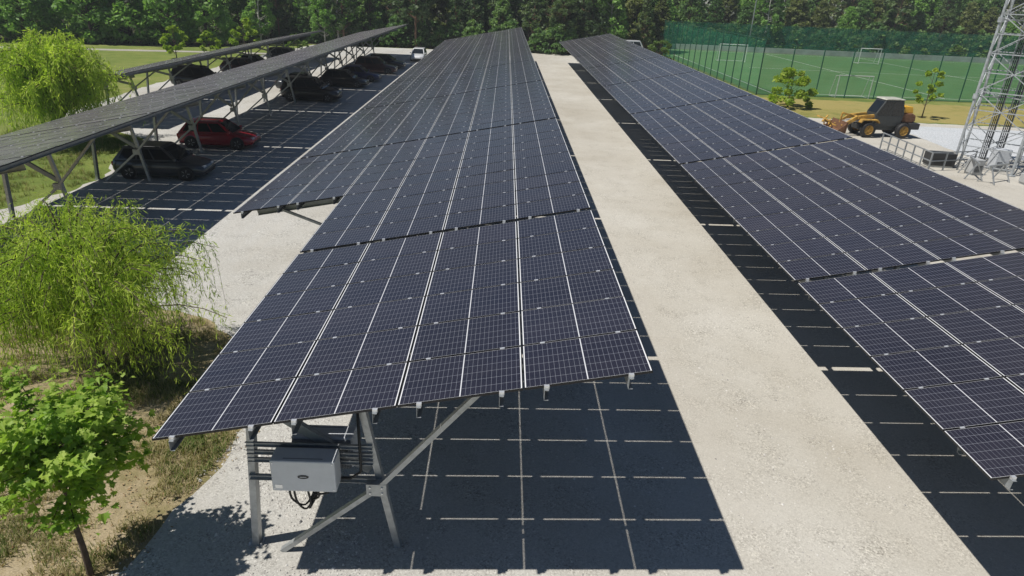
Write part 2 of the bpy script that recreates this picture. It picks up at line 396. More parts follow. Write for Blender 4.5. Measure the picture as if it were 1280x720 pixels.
GAP = .155
mb = MB(); mb.box((-.034,-.03,-TH-.006), (.034,.012,.008)); mb.box((-.006,-.034,-TH-.03), (.024,-.0302,-.012))
ME_CLAMP = bpy.data.meshes.new('end_clamp'); ME_CLAMP.from_pydata(mb.v, [], mb.f); ME_CLAMP.materials.append(M['alu'])
FX = {'post': .80, 'leg0': 3.12, 'leg1': 2.62, 'br0': 1.22, 'br1': 4.75}
def carport(loc, z0, sections, frames, label, ext=None, n_sep=100, inverter_frame=False, shift=0., mirror=False):
    """loc: ground point under the low near corner. sections: list of module counts. ext: (first section index offset rows, columns) extra low-side columns"""
    root = empty('solar_carport', (loc[0], loc[1], 0), label=label, cat='solar carport')
    def S(x, y, d=0):          # point on the panel plane at horizontal x, d metres below it
        return Vector((x - d*-st_*0, y, z0 + x*math.tan(T) - d))
    starts = []; y = 0
    for n in sections: starts.append((y, n)); y += n*P+GAP
    yend = y-GAP
    cells = []
    for si, (ys, n) in enumerate(starts):
        for j in range(n):
            for i in range(4): cells.append((i, ys+j*P, j == 0))
    if ext:
        for si, (ys, n) in enumerate(starts):
            for j in range(n):
                yy = ys+j*P
                if yy >= ext-.01:
                    first = (j == 0) or (yy-P < ext-.01)
                    for i in (-2, -1): cells.append((i, yy, first))
    order = sorted(range(len(cells)), key=lambda k: (cells[k][1], cells[k][0]))
    sep = order[:n_sep]; rest = order[n_sep:]
    for k in sep:
        i, yy, first = cells[k]
        o = bpy.data.objects.new('solar_module', ME_END if first else ME_MID); C.objects.link(o)
        o.parent = root; o.location = (i*W*ct, yy, z0+i*W*st_); o.rotation_euler = (random.uniform(-.0035,.0035), -T+random.uniform(-.0025,.0025), 0)
    if rest:
        cl = {(cells[k][0], round(cells[k][1], 3)): cells[k][2] for k in rest}
        me = module_mesh('distant_module', [(cells[k][0], cells[k][1]) for k in rest], lambda i, j: not cl[(i, round(j, 3))])
        o = bpy.data.objects.new('distant_module', me); C.objects.link(o); o.parent = root
        o.location = (0, 0, z0); o.rotation_euler = (0, -T, 0); tag(o, kind='stuff')
    # purlins (two per module column) with bright end clamps
    cols = list(range(4))
    def purlin(x_s, ya, yb):
        mb = MB(); x = x_s*ct; h = .16
        for (a, b) in [(ya, yb)]:
            zc = z0 + x_s*st_ - TH - h/2 - .004
            mb.channel((x, a, zc), (x, b, zc), .06, h, .006, flip=1)
        mb.build('purlin', M['galv_dark'], root)
    for ci in cols + ([-2, -1] if ext else []):
        for f in (.18, .83):
            xs = (ci+f)*W
            ya = -.06 if ci >= 0 else ext-.06
            purlin(xs, ya, yend+.04)
            ys = [ya+.06]+[s for s, n in starts if s > ya+.3]
            for yc in ys:
                o = bpy.data.objects.new('end_clamp', ME_CLAMP); C.objects.link(o); o.parent = root; o.location = (xs*ct, yc, z0+xs*st_)
    # trussed supports
    for fi, fy in enumerate(frames):
        fr = bpy.data.objects.new('support_frame', None); C.objects.link(fr); fr.parent = root; fr.location = (0, fy, 0)
        has = ext is not None and fy > ext
        zr = lambda x: z0 + x*math.tan(T) - TH - .16 - .10       # rafter centre line
        dl = lambda x, y, z: (x, y, z)
        xa, xb = (-2.9 if has else .25), 6.45
        X = (lambda x: 6.75-x) if mirror else (lambda x: x+shift)
        def V3(x, y, z): return (X(x), y, z)
        mb = MB(); mb.channel((xa, 0, zr(xa)), (xb, 0, zr(xb)), .07, .17, .008); mb.build('rafter', M['galv_dark'], fr)
        mb = MB(); mb.channel(V3(.74, .075, -.05), V3(.96, .075, zr(X(.96))+.05), .11, .16, .008, up=(0,1,0)); x0 = X(.74); mb.box((x0-.12,-.03,0), (x0+.12,.18,.015)); mb.build('post', M['galv'], fr)
        mb = MB(); mb.channel(V3(3.14, .085, -.05), V3(2.60, .085, zr(X(2.6))), .11, .12, .008, up=(0,1,0)); mb.build('leg', M['galv'], fr)
        mb = MB(); mb.bar(V3(1.22, -.085, 0), V3(2.90, -.085, 1.42), .10, .08); mb.bar(V3(2.84, -.088, 1.36), V3(4.75, -.088, zr(X(4.75))+.02), .10, .08); mb.build('brace', M['galv'], fr)
        mb = MB(); mb.bar(V3(1.0, .18, zr(X(1.0))-.02), V3(2.72, .18, 1.55), .09, .15); mb.build('strut', M['galv_dark'], fr)
        mb = MB(); a, b = sorted((X(2.70), X(3.02))); mb.box((a, -.142, 1.27), (b, .03, 1.50)); mb.build('gusset_plate', M['galv'], fr)
        if fi < 2:
            for bx, bz in ((2.76, 1.33), (2.95, 1.33), (2.76, 1.44), (2.95, 1.44)):
                mb = MB(); mb.lathe([(0, -.018), (.016, -.018), (.016, 0)], (X(bx), -.143, bz), 'y', 6); mb.build('bolt', M['alu'], fr)
            for dx in (-.095, .095):
                mb = MB(); mb.lathe([(0, .035), (.016, .035), (.016, 0)], (x0+dx, .0, .015), 'z', 6); mb.build('anchor_bolt', M['alu'], fr)
            mb = MB(); mb.box((X(.96)-.10, -.006, zr(X(.96))-.22), (X(.96)+.10, .002, zr(X(.96))+.02)); mb.build('cleat', M['galv'], fr)
        if has:
            mb = MB(); mb.bar((.74, -.06, 1.15), (-2.1, -.06, zr(-2.1)), .08, .07); mb.build('cantilever_brace', M['galv_dark'], fr)
        if inverter_frame and fi == 0:
            for z in (2.12, 1.97, 1.82):
                mb = MB(); mb.channel((.83, .0, z), (2.80, .0, z), .045, .075, .005); mb.build('rail', M['galv'], fr)
            mb = MB(); mb.channel((.83, -.03, 1.50), (2.84, -.03, 1.50), .06, .09, .006); mb.build('rail', M['galv'], fr)
    return root

Y0C = 0.0
sec_c = [6]+[10]*6+[8]
fr_c = [1.0]+[1.0+5.7*k for k in range(1, 15)]
cport = carport((0, 0), 2.935, sec_c, fr_c, 'wide central solar carport with a grey inverter box under its near end', ext=10*P+GAP-.02, n_sep=100, inverter_frame=True)
rport = carport((11.846, .04), 2.652, sec_c, fr_c, 'solar carport to the right of the pale gravel lane, beside the lattice tower', n_sep=100, mirror=True)
sec_l = [8]+[10]*6
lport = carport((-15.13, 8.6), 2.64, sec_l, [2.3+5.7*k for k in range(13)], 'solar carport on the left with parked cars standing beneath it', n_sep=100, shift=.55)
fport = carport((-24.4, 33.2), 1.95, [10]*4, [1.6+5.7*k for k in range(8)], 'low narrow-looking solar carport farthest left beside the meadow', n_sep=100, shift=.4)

# ------------------------------------------------------------------ inverters on the near frame
def inverter(loc, label, front):
    r = empty('inverter', loc, label=label, cat='inverter')
    mb = MB(); mb.box((-.49, 0, 0), (.49, .34, .58)); mb.build('enclosure', M['inv_grey'], r, bevel=.022)
    mb = MB(); mb.box((-.46, .34, .04), (.46, .42, .54))
    for k in range(22): x = -.44+.88*k/21; mb.box((x-.004, .42, .05), (x+.004, .45, .53))
    mb.build('heat_sink', M['inv_dark'], r)
    mb = MB(); n = 20
    ring = [(.085*math.cos(2*math.pi*k/n), -.006, .29+.035*math.sin(2*math.pi*k/n)) for k in range(n)]
    mb.add(ring+[(x, .0, z) for x, y, z in ring], [tuple(range(n))]+[(k, (k+1) % n, n+(k+1) % n, n+k) for k in range(n)])
    mb.box((-.05, -.0085, .285), (.05, -.0062, .295), 1)
    mb.build('badge', [M['plastic_dark'], M['inv_grey']], r, fixn=True)
    mb = MB()
    for k in range(9): mb.tube([(-.28+.07*k, .12, 0), (-.28+.07*k, .12, -.05)], .016, 8)
    mb.build('cable_gland', M['plastic_dark'], r)
    mb = MB(); mb.box((-.30, .06, .5795), (.30, .075, .583)); mb.build('seam', M['inv_dark'], r)
    return r
iv = inverter((1.82, .58, 1.57), 'grey inverter box on the carport rails with a small dark badge on its front', True)
iv2 = inverter((1.95, 1.58, 1.52), 'grey inverter box half hidden behind the front one', False)
iv2.rotation_euler.z = math.pi
def cable(name, pts, r, label):
    cu = []
    pts = [Vector(p) for p in pts]; n = 14; m = len(pts)-1
    for k in range(n+1):
        t = k/n*m; i = min(int(t), m-1); f = t-i
        p0, p1, p2, p3 = pts[max(i-1,0)], pts[i], pts[i+1], pts[min(i+2,m)]
        cu.append(.5*((2*p1)+(p2-p0)*f+(2*p0-5*p1+4*p2-p3)*f*f+(3*p1-p0-3*p2+p3)*f**3))
    mb = MB(); mb.tube(cu, r, 6)
    o = mb.build(name, M['black'], None, True)
    return o
t_ = MB(); t_.tube([(2.2, .86, 1.62), (2.45, .9, 1.58), (2.62, .93, 1.7), (2.62, .95, 2.85)], .022, 8); tag(t_.build('conduit', M['black'], None, True), 'black conduit rising from the inverter box to the rafter beside the leaning leg', 'conduit')
t_ = MB(); t_.box((-.44, -.004, .06), (-.33, 0, .13)); t_.build('rating_plate', M['alu'], iv)
for x_ in (-.45, .45):
    for z_ in (.05, .53):
        t_ = MB(); t_.lathe([(0, -.006), (.011, -.006), (.011, 0)], (x_, 0, z_), 'y', 8); t_.build('screw', M['alu'], iv)
for (x, d, l) in ((1.54, .42, 'thick'), (1.61, .50, ''), (1.82, .48, ''), (1.96, .30, ''), (2.1, .18, '')):
    o = cable('power_cable', [(x, .70, 1.55), (x+.03, .71, 1.55-d*.6), (1.80+(x-1.8)*.25, .78, 1.55-d), (1.93+(x-1.8)*.2, .88, 1.55-d*.5), (2.02+(x-1.8)*.3, 1.0, 1.50)], .017, l)
    tag(o, 'black cable looping down below the grey inverter box', 'cable', 'cables hanging below the inverter')

# ------------------------------------------------------------------ vegetation
def foliage_mesh(name, V, F, tint, mat, extra=None):
    """V float array (n,3), F list of index tuples, tint per face"""
    me = bpy.data.meshes.new(name); me.from_pydata(V.tolist() if hasattr(V, 'tolist') else V, [], F)
    a = me.attributes.new('tint', 'FLOAT', 'FACE'); a.data.foreach_set('value', np.asarray(tint, dtype=np.float32))
    me.materials.append(mat); me.update(); return me
def quads(cent, ax, bx, bend=0):
    """quads from centres and two half-axes"""
    n = len(cent)
    V = np.empty((n*4, 3)); V[0::4] = cent-ax; V[1::4] = cent-bx*.9+ax*.1; V[2::4] = cent+ax; V[3::4] = cent+bx*.9+ax*.1
    F = [(4*i, 4*i+1, 4*i+2, 4*i+3) for i in range(n)]
    return V, F
def rdir(n, up=.3, g=rng):
    d = g.normal(size=(n, 3)); d[:, 2] += up; return d/np.linalg.norm(d, axis=1)[:, None]
def perp(d, g=rng):
    a = g.normal(size=d.shape); a -= (a*d).sum(1)[:, None]*d
    return a/np.linalg.norm(a, axis=1)[:, None]

def tree_meshes(seed, h, rad, low, shape, n, size, matl, bark, ncl=34, trunk_r=.18, lean=0):
    """crown mesh and trunk mesh; crown made of leaf clumps around boughs"""
    g = np.random.default_rng(seed)
    cen = []; 
    while len(cen) < ncl:
        t = g.uniform(0, 1)
        if shape == 'pine': r = rad*(.35+.65*math.sin(min(1, t*1.1+.18)*math.pi))*.95
        elif shape == 'cone': r = rad*(1-t)**.7+.25
        elif shape == 'egg': r = rad*min(1, .55+t*2.4)*(1-max(0, t-.12)/.88)**.62+.1
        elif shape == 'low': r = rad*math.sqrt(max(.05, 1-(t*1.35-.42)**2/.95))
        else: r = rad*math.sqrt(max(.02, 1-(2*t-.9)**2/1.25))
        a = g.uniform(0, 2*math.pi); q = r*math.sqrt(g.uniform(.45, 1))
        cen.append((q*math.cos(a), q*math.sin(a), low+(h-low)*t))
    cen = np.array(cen)
    per = g.multinomial(n, (lambda w: w/w.sum())(g.uniform(.5, 1.5, ncl)))
    cs = []; tint = []
    for c, k in zip(cen, per):
        s = rad*g.uniform(.12, .25)
        d = rdir(k, .25, g); rr = s*g.uniform(.25, 1, k)**.45
        p = c + d*rr[:, None]*np.array([1.15, 1.15, .8 if shape != 'cone' else .6])
        cs.append(p); tint.append(np.full(k, g.uniform(.25, .75))+g.normal(0, .16, k))
    c = np.concatenate(cs); tint = np.clip(np.concatenate(tint), 0, 1)
    d = rdir(len(c), .9, g); ax = perp(d, g); bx = np.cross(d, ax)
    s = size*g.uniform(.55, 1.3, len(c))
    V, F = quads(c, ax*s[:, None], bx*(s*.62)[:, None])
    crown = foliage_mesh('crown', V, F, tint, matl)
    mb = MB(); k = 7
    sp = [(math.sin(i*1.3+seed)*.06*i*lean, math.cos(i*1.7+seed)*.05*i*lean, h*.93*i/k) for i in range(k+1)]
    mb.tube([(x, y, z-.1 if i == 0 else z) for i, (x, y, z) in enumerate(sp)], [trunk_r*(1.25 if i == 0 else 1-.8*i/k) for i in range(k+1)], 8)
    for c in cen[:int(ncl*.6)]:
        zb = max(low*.75, c[2]-.35*math.hypot(c[0], c[1])-.4); zb = min(zb, h*.85)
        i = min(k-1, int(zb/(h*.93)*k)); b = sp[i]
        mb.tube([(b[0], b[1], zb), ((b[0]+c[0])*.5, (b[1]+c[1])*.5, zb+(c[2]-zb)*.4), tuple(c)], [trunk_r*.32, trunk_r*.2, trunk_r*.08], 5, cap=False)
    me = bpy.data.meshes.new('trunk'); me.from_pydata(mb.v, [], mb.f); me.materials.append(bark)
    me.polygons.foreach_set('use_smooth', [True]*len(me.polygons)); me.update()
    return crown, me
def place_tree(name, meshes, loc, rz=0, s=1., label=None, cat='tree', group=None, sz=None):
    r = empty(name, loc, rz, label=label, cat=cat, group=group); r.scale = (s, s, sz or s)
    for nm, me in zip(('crown', 'trunk'), meshes):
        o = bpy.data.objects.new(nm, me); C.objects.link(o); o.parent = r
    return r

# --- background forest
BR = [tree_meshes(11+i, 12+i, 3.7+.3*i, .6, 'egg', 5200, .32, M['leaf_broad'], M['bark'], 150, .2) for i in range(3)]
PA = [tree_meshes(31+i, 10.5+i*1.2, 4.0, .4, 'egg', 5600, .31, M['leaf_pale'], M['bark'], 170, .2) for i in range(3)]
OL = [tree_meshes(41, 13, 3.5, 1.0, 'egg', 4600, .32, M['leaf_olive'], M['bark'], 130, .18)]
PI = [tree_meshes(51+i, 14+i, 2.8, 4.5-2*i, 'pine', 3600, .30, M['leaf_pine'], M['bark_pine'], 90, .2, .6) for i in range(2)]
FI = [tree_meshes(61, 13, 3.0, .5, 'cone', 5000, .28, M['leaf_pine'], M['bark'], 120, .2)]
BI = [tree_meshes(71, 12, 2.6, 1.8, 'egg', 3400, .25, M['leaf_pale'], M['bark_birch'], 100, .13, .5)]
UN = [tree_meshes(81, 4.2, 2.3, .15, 'egg', 2600, .25, M['leaf_broad'], M['bark'], 60, .08)]
rf = random.Random(5)
GR = {'broad': (BR, 'broadleaf_tree', 'dark green broadleaf tree in the forest edge behind the car park', 'dark broadleaf trees of the forest'),
      'pale': (PA, 'pale_tree', 'full mid green tree with foliage down to the meadow, far left', 'rounded trees at the back of the meadow'),
      'olive': (OL, 'olive_tree', 'brownish olive tree standing in the dark forest edge', 'olive toned trees of the forest'),
      'pine': (PI, 'pine_tree', 'tall pine with a bare reddish trunk in the forest', 'pines of the forest'),
      'fir': (FI, 'fir_tree', 'dark conical fir at the forest edge', 'firs of the forest'),
      'birch': (BI, 'birch_tree', 'slender birch with a pale trunk in the forest edge', 'birches of the forest'),
      'under': (UN, 'forest_shrub', 'low dark shrub under the trees of the forest edge', 'shrubs under the forest edge')}
def ft(kind, x, y, s=1.):
    ms, nm, lb, gp = GR[kind]
    place_tree(nm, rf.choice(ms), (x, y, 0), rf.uniform(0, 6.28), s*rf.uniform(.88, 1.14), lb, 'shrub' if kind == 'under' else 'tree', gp)
# left group behind the meadow
for (x, y, s) in ((-70,78,1),(-63,82,1.05),(-56.5,83,1),(-50,86,1.15),(-45.5,87,.95),(-40.5,88,1.1),(-36.5,90,1.05),(-60,90,1.2),(-52,93,1.2),(-44,95,1.2)): ft('pale', x, y, s*.84)
for (x, y) in ((-75,88),(-67,94),(-57,99),(-48,102),(-40,101),(-33.5,97),(-35,104)): ft(rf.choice(['broad','fir','broad']), x, y)
# forest behind the car park
kinds_c = ['broad','olive','fir','broad','birch','pine','broad','pine','olive','pine','broad','pine','pine','broad']
i = 0
for row, (yy, stp, off) in enumerate(((102.5, 4.3, 0), (107.5, 4.4, 2.1), (113.5, 4.6, .8), (121, 5, 2.6))):
    x = -34+off
    while x < 33:
        k = kinds_c[(i*5+row*3) % len(kinds_c)]
        if row == 0 and x > 5: k = ['pine','broad','pine','olive'][i % 4]
        ft(k, x+rf.uniform(-1, 1), yy+rf.uniform(-1.3, 1.3)+max(0, x-24)*1.4+(max(0, -x-24)*-.55), (.64, .82, 1.0, 1.2)[row])
        i += 1; x += stp
for (x, y, k, q) in ((-22.5, 98.6, 'birch', .95), (-20.6, 99.2, 'birch', 1.05), (-19.6, 98.4, 'pine', .8), (-9, 100, 'pine', .9), (13.5, 100.5, 'pine', .85), (17.2, 101.3, 'pine', 1.0), (21, 102.2, 'birch', 1.0), (-30.5, 94, 'birch', .9), (54.5, 127.5, 'birch', 1.1), (80, 129, 'pine', 1.1)): ft(k, x, y, q)
for x in [q for q in range(-30, 30, 3) if not 20 < q < 29]: ft('under', x+rf.uniform(-1,1), 100.6+rf.uniform(-.8,.8)+max(0, x-20)*1.0, rf.uniform(.7, 1.1))
# forest behind the pitch
for row, (yy, stp) in enumerate(((129, 5.0), (135, 5.2), (143, 6))):
    x = 30+row*2
    while x < 118:
        k = ['broad','broad','olive','pine','broad','pale','olive'][(i*3) % 7]
        ft(k, x+rf.uniform(-1.2,1.2), yy+rf.uniform(-1.5,1.5)+(x-30)*.03, (.75, .95, 1.2)[row]); i += 1; x += stp
for x in range(32, 112, 4): ft('under', x+rf.uniform(-1,1), 126.4+(x-30)*.03, rf.uniform(.9, 1.3))
# lime-green young trees past the far-left carport
LI = tree_meshes(91, 4.2, 1.7, .7, 'low', 1500, .22, M['leaf_lime'], M['bark'], 22, .07)
for (x, y, s, l) in ((-32.4, 71.4, .78, 'lime green young tree at the left of three behind the far carport'), (-29.6, 74.0, .66, 'small lime green young tree in the middle of three behind the far carport'), (-27.2, 78.5, .95, 'wide lime green young tree at the right of three behind the far carport')):
    place_tree('young_tree', LI, (x, y, 0), x, s, l, 'tree')
place_tree('garden_bush', tree_meshes(92, 2.2, 1.4, .1, 'low', 1400, .17, M['leaf_shrub'], M['bark'], 20, .05), (-22.3, 83.5, 0), 0, 1, 'rounded green bush at the far end of the leftmost carport', 'bush')
SH = tree_meshes(93, 3.0, 1.9, .2, 'low', 2600, .17, M['leaf_lime'], M['bark'], 26, .06)
place_tree('roadside_shrub', SH, (30.9, 54.6, 0), 0, 1.05, 'bushy green shrub behind the digger, beside the pitch fence corner', 'shrub')
place_tree('verge_bush', tree_meshes(97, 2.4, 1.7, .1, 'low', 1800, .18, M['leaf_shrub'], M['bark'], 22, .05), (27.9, 97, 0), 0, 1.1, 'yellow green bush at the far end of the pitch fence', 'bush')
place_tree('sapling', tree_meshes(94, 3.9, 1.05, 1.3, 'round', 900, .16, M['leaf_lime'], M['bark'], 18, .05), (41.6, 51.4, 0), 1, 1.05, 'small young tree alone on the dry grass in front of the pitch', 'tree')

# --- willows with hanging strands
def willow_meshes(seed, R, H, nshoot, nstr, nleaf, leaf, width):
    g = np.random.default_rng(seed); mb = MB()
    mb.tube([(0,0,-.1),(.05,.02,.5),(.02,.08,1.0)], [.14,.11,.10], 9)
    cents = []; dirs = []; tint = []
    for s in range(nshoot):
        a = g.uniform(0, 2*math.pi); rr = R*math.sqrt(g.uniform(.04, 1))*(.80+.16*math.sin(2*a+seed)+.14*math.sin(5*a+2.1*seed)+g.normal(0, .10)); top = H*(1-.30*(rr/R)**2)*g.uniform(.62, 1.12)
        p0 = np.array([0,.05,.9]); p1 = np.array([math.cos(a)*rr*.35, math.sin(a)*rr*.35, top*.82]); p2 = np.array([math.cos(a)*rr*.8, math.sin(a)*rr*.8, top]); p3 = np.array([math.cos(a)*(rr+.35), math.sin(a)*(rr+.35), top*.82])
        ts = np.linspace(0, 1, 7)
        pts = [(1-t)**3*p0+3*(1-t)**2*t*p1+3*(1-t)*t*t*p2+t**3*p3 for t in ts]
        mb.tube([tuple(p) for p in pts], [.024*(1-.85*t)+.003 for t in ts], 5, cap=False)
        base_t = g.uniform(.3, .75)
        k = int(nleaf*5); tt = g.uniform(.25, 1.0, k)[:, None]      # leaves along the arching shoot itself
        pp = (1-tt)**3*p0+3*(1-tt)**2*tt*p1+3*(1-tt)*tt*tt*p2+tt**3*p3 + g.normal(0, .10, (k, 3))
        dd = g.normal(0, .6, (k, 3)); dd[:, 2] += g.uniform(-.9, .5, k); dd[:, 0] += .6*math.cos(a); dd[:, 1] += .6*math.sin(a); dd /= np.linalg.norm(dd, axis=1)[:, None]
        cents.append(pp+dd*leaf*.5); dirs.append(dd); tint.append(np.clip(base_t+.12+g.normal(0, .16, k), 0, 1))
        for q in range(nstr):
            t = g.uniform(.3, 1); st = (1-t)**3*p0+3*(1-t)**2*t*p1+3*(1-t)*t*t*p2+t**3*p3
            aa = a+g.normal(0, .9); out = np.array([math.cos(aa), math.sin(aa), 0])
            L = min(st[2]-g.uniform(.1, .85), g.uniform(.25, 1.0)**1.2*H*.52)
            if L < .25: continue
            o = g.uniform(.12, .42); up = g.uniform(-.02, .22) if g.uniform() > .2 else g.uniform(.3, .75)
            k = max(4, int(nleaf*L/(H*.4)))
            w = (np.arange(k)+g.uniform(0, 1, k))/k
            pp = st + out*(o*np.sqrt(w))[:, None] + np.array([0,0,1.])*(up*np.sin(w*3.14*.7)-L*w**1.6)[:, None]
            dd = out*(.5*o/np.sqrt(w+.06))[:, None]*.6 + np.array([0,0,-1.])*(L*1.6*w**.6*.7)[:, None]
            dd = dd/np.linalg.norm(dd, axis=1)[:, None] + g.normal(0, .42, (k, 3))
            dd /= np.linalg.norm(dd, axis=1)[:, None]
            cents.append(pp+dd*leaf*.5+g.normal(0, .025, (k, 3))); dirs.append(dd)
            tint.append(np.clip(base_t+g.normal(0, .15)+g.normal(0, .14, k)+.12*(st[2]/H-.5), 0, 1))
            if q % 3 == 0: mb.tube([tuple(pp[j]) for j in (0, k//3, 2*k//3, k-1)], [.006, .005, .004, .003], 3, cap=False)
    c = np.concatenate(cents); d = np.concatenate(dirs); n = len(c); print('willow leaves', n)
    b = perp(d, g); s = g.uniform(.6, 1.25, n)
    V, F = quads(c, d*(leaf*.5*s)[:, None], b*(width*.5*s)[:, None])
    crown = foliage_mesh('crown', V, F, np.concatenate(tint), M['leaf_willow'])
    me = bpy.data.meshes.new('trunk'); me.from_pydata(mb.v, [], mb.f); me.materials.append(M['bark']); me.update()
    return crown, me
place_tree('willow_tree', willow_meshes(3, 2.75, 4.1, 135, 13, 30, .15, .021), (-4.75, 6.25, 0), .4, 1.03, 'near weeping willow with yellow green hanging shoots behind the maple sapling', 'tree')
place_tree('willow_tree', willow_meshes(4, 2.3, 3.7, 120, 10, 22, .20, .040), (-18.9, 28.8, 0), 2.4, 1.32, 'upright yellow green willow on the grass behind the left carport', 'tree', sz=1.62)

# --- maple sapling close to the camera
def maple(seed, loc):
    g = np.random.default_rng(seed)
    half = [(0,-.02),(.16,.02),(.45,-.08),(.36,.12),(.62,.30),(.40,.36),(.46,.62),(.22,.52),(0,.95)]
    mb = MB(); 
    sp = [(0,0,-.15),(.01,0,.6),(-.03,.02,1.2),(-.02,.05,2.1),(.03,.06,3.0)]
    mb.tube(sp, [.05,.043,.036,.026,.01], 8)
    V = []; F = []; tint = []
    for s in range(70):
        zb = g.uniform(1.55, 2.75); a = g.uniform(0, 2*math.pi); t = (zb-1.55)/1.2
        L = (1.05-.5*abs(t-.35))*g.uniform(.6, 1.15)
        b = np.array([0, .04, zb]); e = b+np.array([math.cos(a)*L, math.sin(a)*L, .12+.35*t+g.uniform(-.15, .22)])
        mid = (b+e)/2+np.array([0,0,.06])
        mb.tube([tuple(b), tuple(mid), tuple(e)], [.013,.008,.003], 4, cap=False)
        bt = g.uniform(.3, .7)
        for k in range(g.integers(60, 84)):
            w = g.uniform(.3, 1.05); p = b*(1-w)+e*w+g.normal(0, .10, 3)
            sz = min(.15, .05+g.gamma(2.2, .023))
            n = np.array([g.normal(0, .45), g.normal(0, .45), 1.]); n /= np.linalg.norm(n)
            y = np.array([math.cos(a+g.normal(0, .9)), math.sin(a+g.normal(0, .9)), -.45]); y -= n*y.dot(n); y /= np.linalg.norm(y)
            x = np.cross(y, n); fold = g.uniform(.0, .55)
            cu_ = g.uniform(-.1, .6)
            for sg in (1, -1):
                i0 = len(V)
                for (u, v) in half: V.append(p+x*u*sz*sg+y*v*sz+n*abs(u)*sz*fold-n*v*v*sz*cu_)
                idx = list(range(i0, i0+len(half))); F.append(tuple(idx if sg > 0 else idx[::-1]))
                tint.append(min(1, max(0, bt+g.normal(0, .13)+.1*(p[2]-1.8))))
    crown = foliage_mesh('crown', np.array(V), F, tint, M['leaf_maple'])
    me = bpy.data.meshes.new('trunk'); me.from_pydata(mb.v, [], mb.f); me.materials.append(M['bark']); me.update()
    return place_tree('maple_sapling', (crown, me), loc, 0, 1, 'young maple with broad bright green leaves and a thin dark trunk', 'tree')
mp_ = maple(8, (-1.6, .28, 0)); mp_.scale = (1.04, 1.04, 1.02)

# --- grass and litter on the planting strip (uncountable)
def in_poly(x, y, poly):
    c = np.zeros(len(x), bool); n = len(poly)
    for i in range(n):
        x1, y1 = poly[i]; x2, y2 = poly[(i+1) % n]
        if y1 == y2: continue
        k = ((y1 > y) != (y2 > y)) & (x < (x2-x1)*(y-y1)/(y2-y1)+x1); c ^= k
    return c
strip = [(-9,-2),(-1.7,-2),(-1.3,.3),(-1.1,1.3),(-.82,2.6),(-.6,4.1),(-1.1,6.0),(-2.4,8.0),(-3.6,9.1),(-9,10.6)]
def vnoise(x, y, s, seed):
    a = seed*1.37
    return (np.sin(x*s*1.3+a)+np.sin(y*s*1.7-a*2)+np.sin((x+y)*s*.9+a*3)+np.sin((x-y*1.3)*s*2.1+a))/4
def blades(n, poly, hx, seed, dens=.0, hgt=(.05, .2)):
    g = np.random.default_rng(seed)
    xs = [p[0] for p in poly]; ys = [p[1] for p in poly]
    tx = g.uniform(min(xs), max(xs), n); ty = g.uniform(min(ys), max(ys), n)
    nz = vnoise(tx, ty, 1.6, seed)+.5*vnoise(tx, ty, 5, seed+1)
    k = in_poly(tx, ty, poly) & (nz+g.uniform(-.3, .3, n) > dens); tx, ty, nz = tx[k], ty[k], nz[k]
    V = []; F = []; T_ = []
    for x, y, q in zip(tx, ty, nz):
        m = g.integers(4, 9); green = .62-.5*q+g.normal(0, .2)
        for _ in range(m):
            a = g.uniform(0, 6.28); h = g.uniform(*hgt)*(1.1+.5*q); l = h*g.uniform(.3, 1.1); w = g.uniform(.004, .009)
            bx, by = x+g.normal(0, .05), y+g.normal(0, .05)
            dx, dy = math.cos(a), math.sin(a); i = len(V)
            V += [(bx-dy*w, by+dx*w, 0), (bx+dy*w, by-dx*w, 0), (bx+dx*l*.4+dy*w*.8, by+dy*l*.4-dx*w*.8, h*.65), (bx+dx*l*.4-dy*w*.8, by+dy*l*.4+dx*w*.8, h*.65), (bx+dx*l, by+dy*l, h)]
            F += [(i, i+1, i+2, i+3), (i+3, i+2, i+4)]; t = min(1, max(0, green+g.normal(0, .12))); T_ += [t, t]
    return np.array(V), F, T_
V, F, t_ = blades(26000, strip, 1, 21, .0, (.03, .13))
me = foliage_mesh('dry_grass', V, F, t_, M['blade']); o = bpy.data.objects.new('dry_grass', me); C.objects.link(o); o.location.z = .004; tag(o, kind='stuff')

V, F, t_ = blades(9000, [(-24,17.5),(-16,15.9),(-15.2,17.8),(-14.3,20),(-13.9,22.5),(-15.2,26),(-16.2,31),(-20,33.2),(-24,34)], 1, 45, .0, (.05, .2))
me = foliage_mesh('meadow_grass', V, F, [t*.7 for t in t_], M['blade']); o = bpy.data.objects.new('meadow_grass', me); C.objects.link(o); o.location.z = -.006; tag(o, kind='stuff')
# dead leaves and clippings blown over the strip
g_ = np.random.default_rng(64); x_ = g_.uniform(-5.5, .4, 5000); y_ = g_.uniform(-1.2, 9, 5000)
k_ = in_poly(x_, y_, [(p[0]+(.35 if p[0] > -8 else 0), p[1]) for p in strip]) & (vnoise(x_, y_, 2.2, 5)+g_.uniform(-.6, .6, 5000) > .05)
c_ = np.stack([x_[k_], y_[k_], g_.uniform(.012, .03, k_.sum())], 1); d_ = rdir(len(c_), 3.0, g_); a_ = perp(d_, g_); b_ = np.cross(d_, a_); s_ = g_.uniform(.012, .035, len(c_))[:, None]
V, F = quads(c_, a_*s_, b_*s_*.6)
leaf_mat('dead_leaf', [(0, (.16, .09, .04)), (.5, (.30, .19, .09)), (1, (.45, .34, .2))], .1, .8)
me = foliage_mesh('fallen_leaves', V, F, g_.uniform(0, 1, len(c_)), M['dead_leaf']); o = bpy.data.objects.new('fallen_leaves', me); C.objects.link(o); tag(o, kind='stuff')

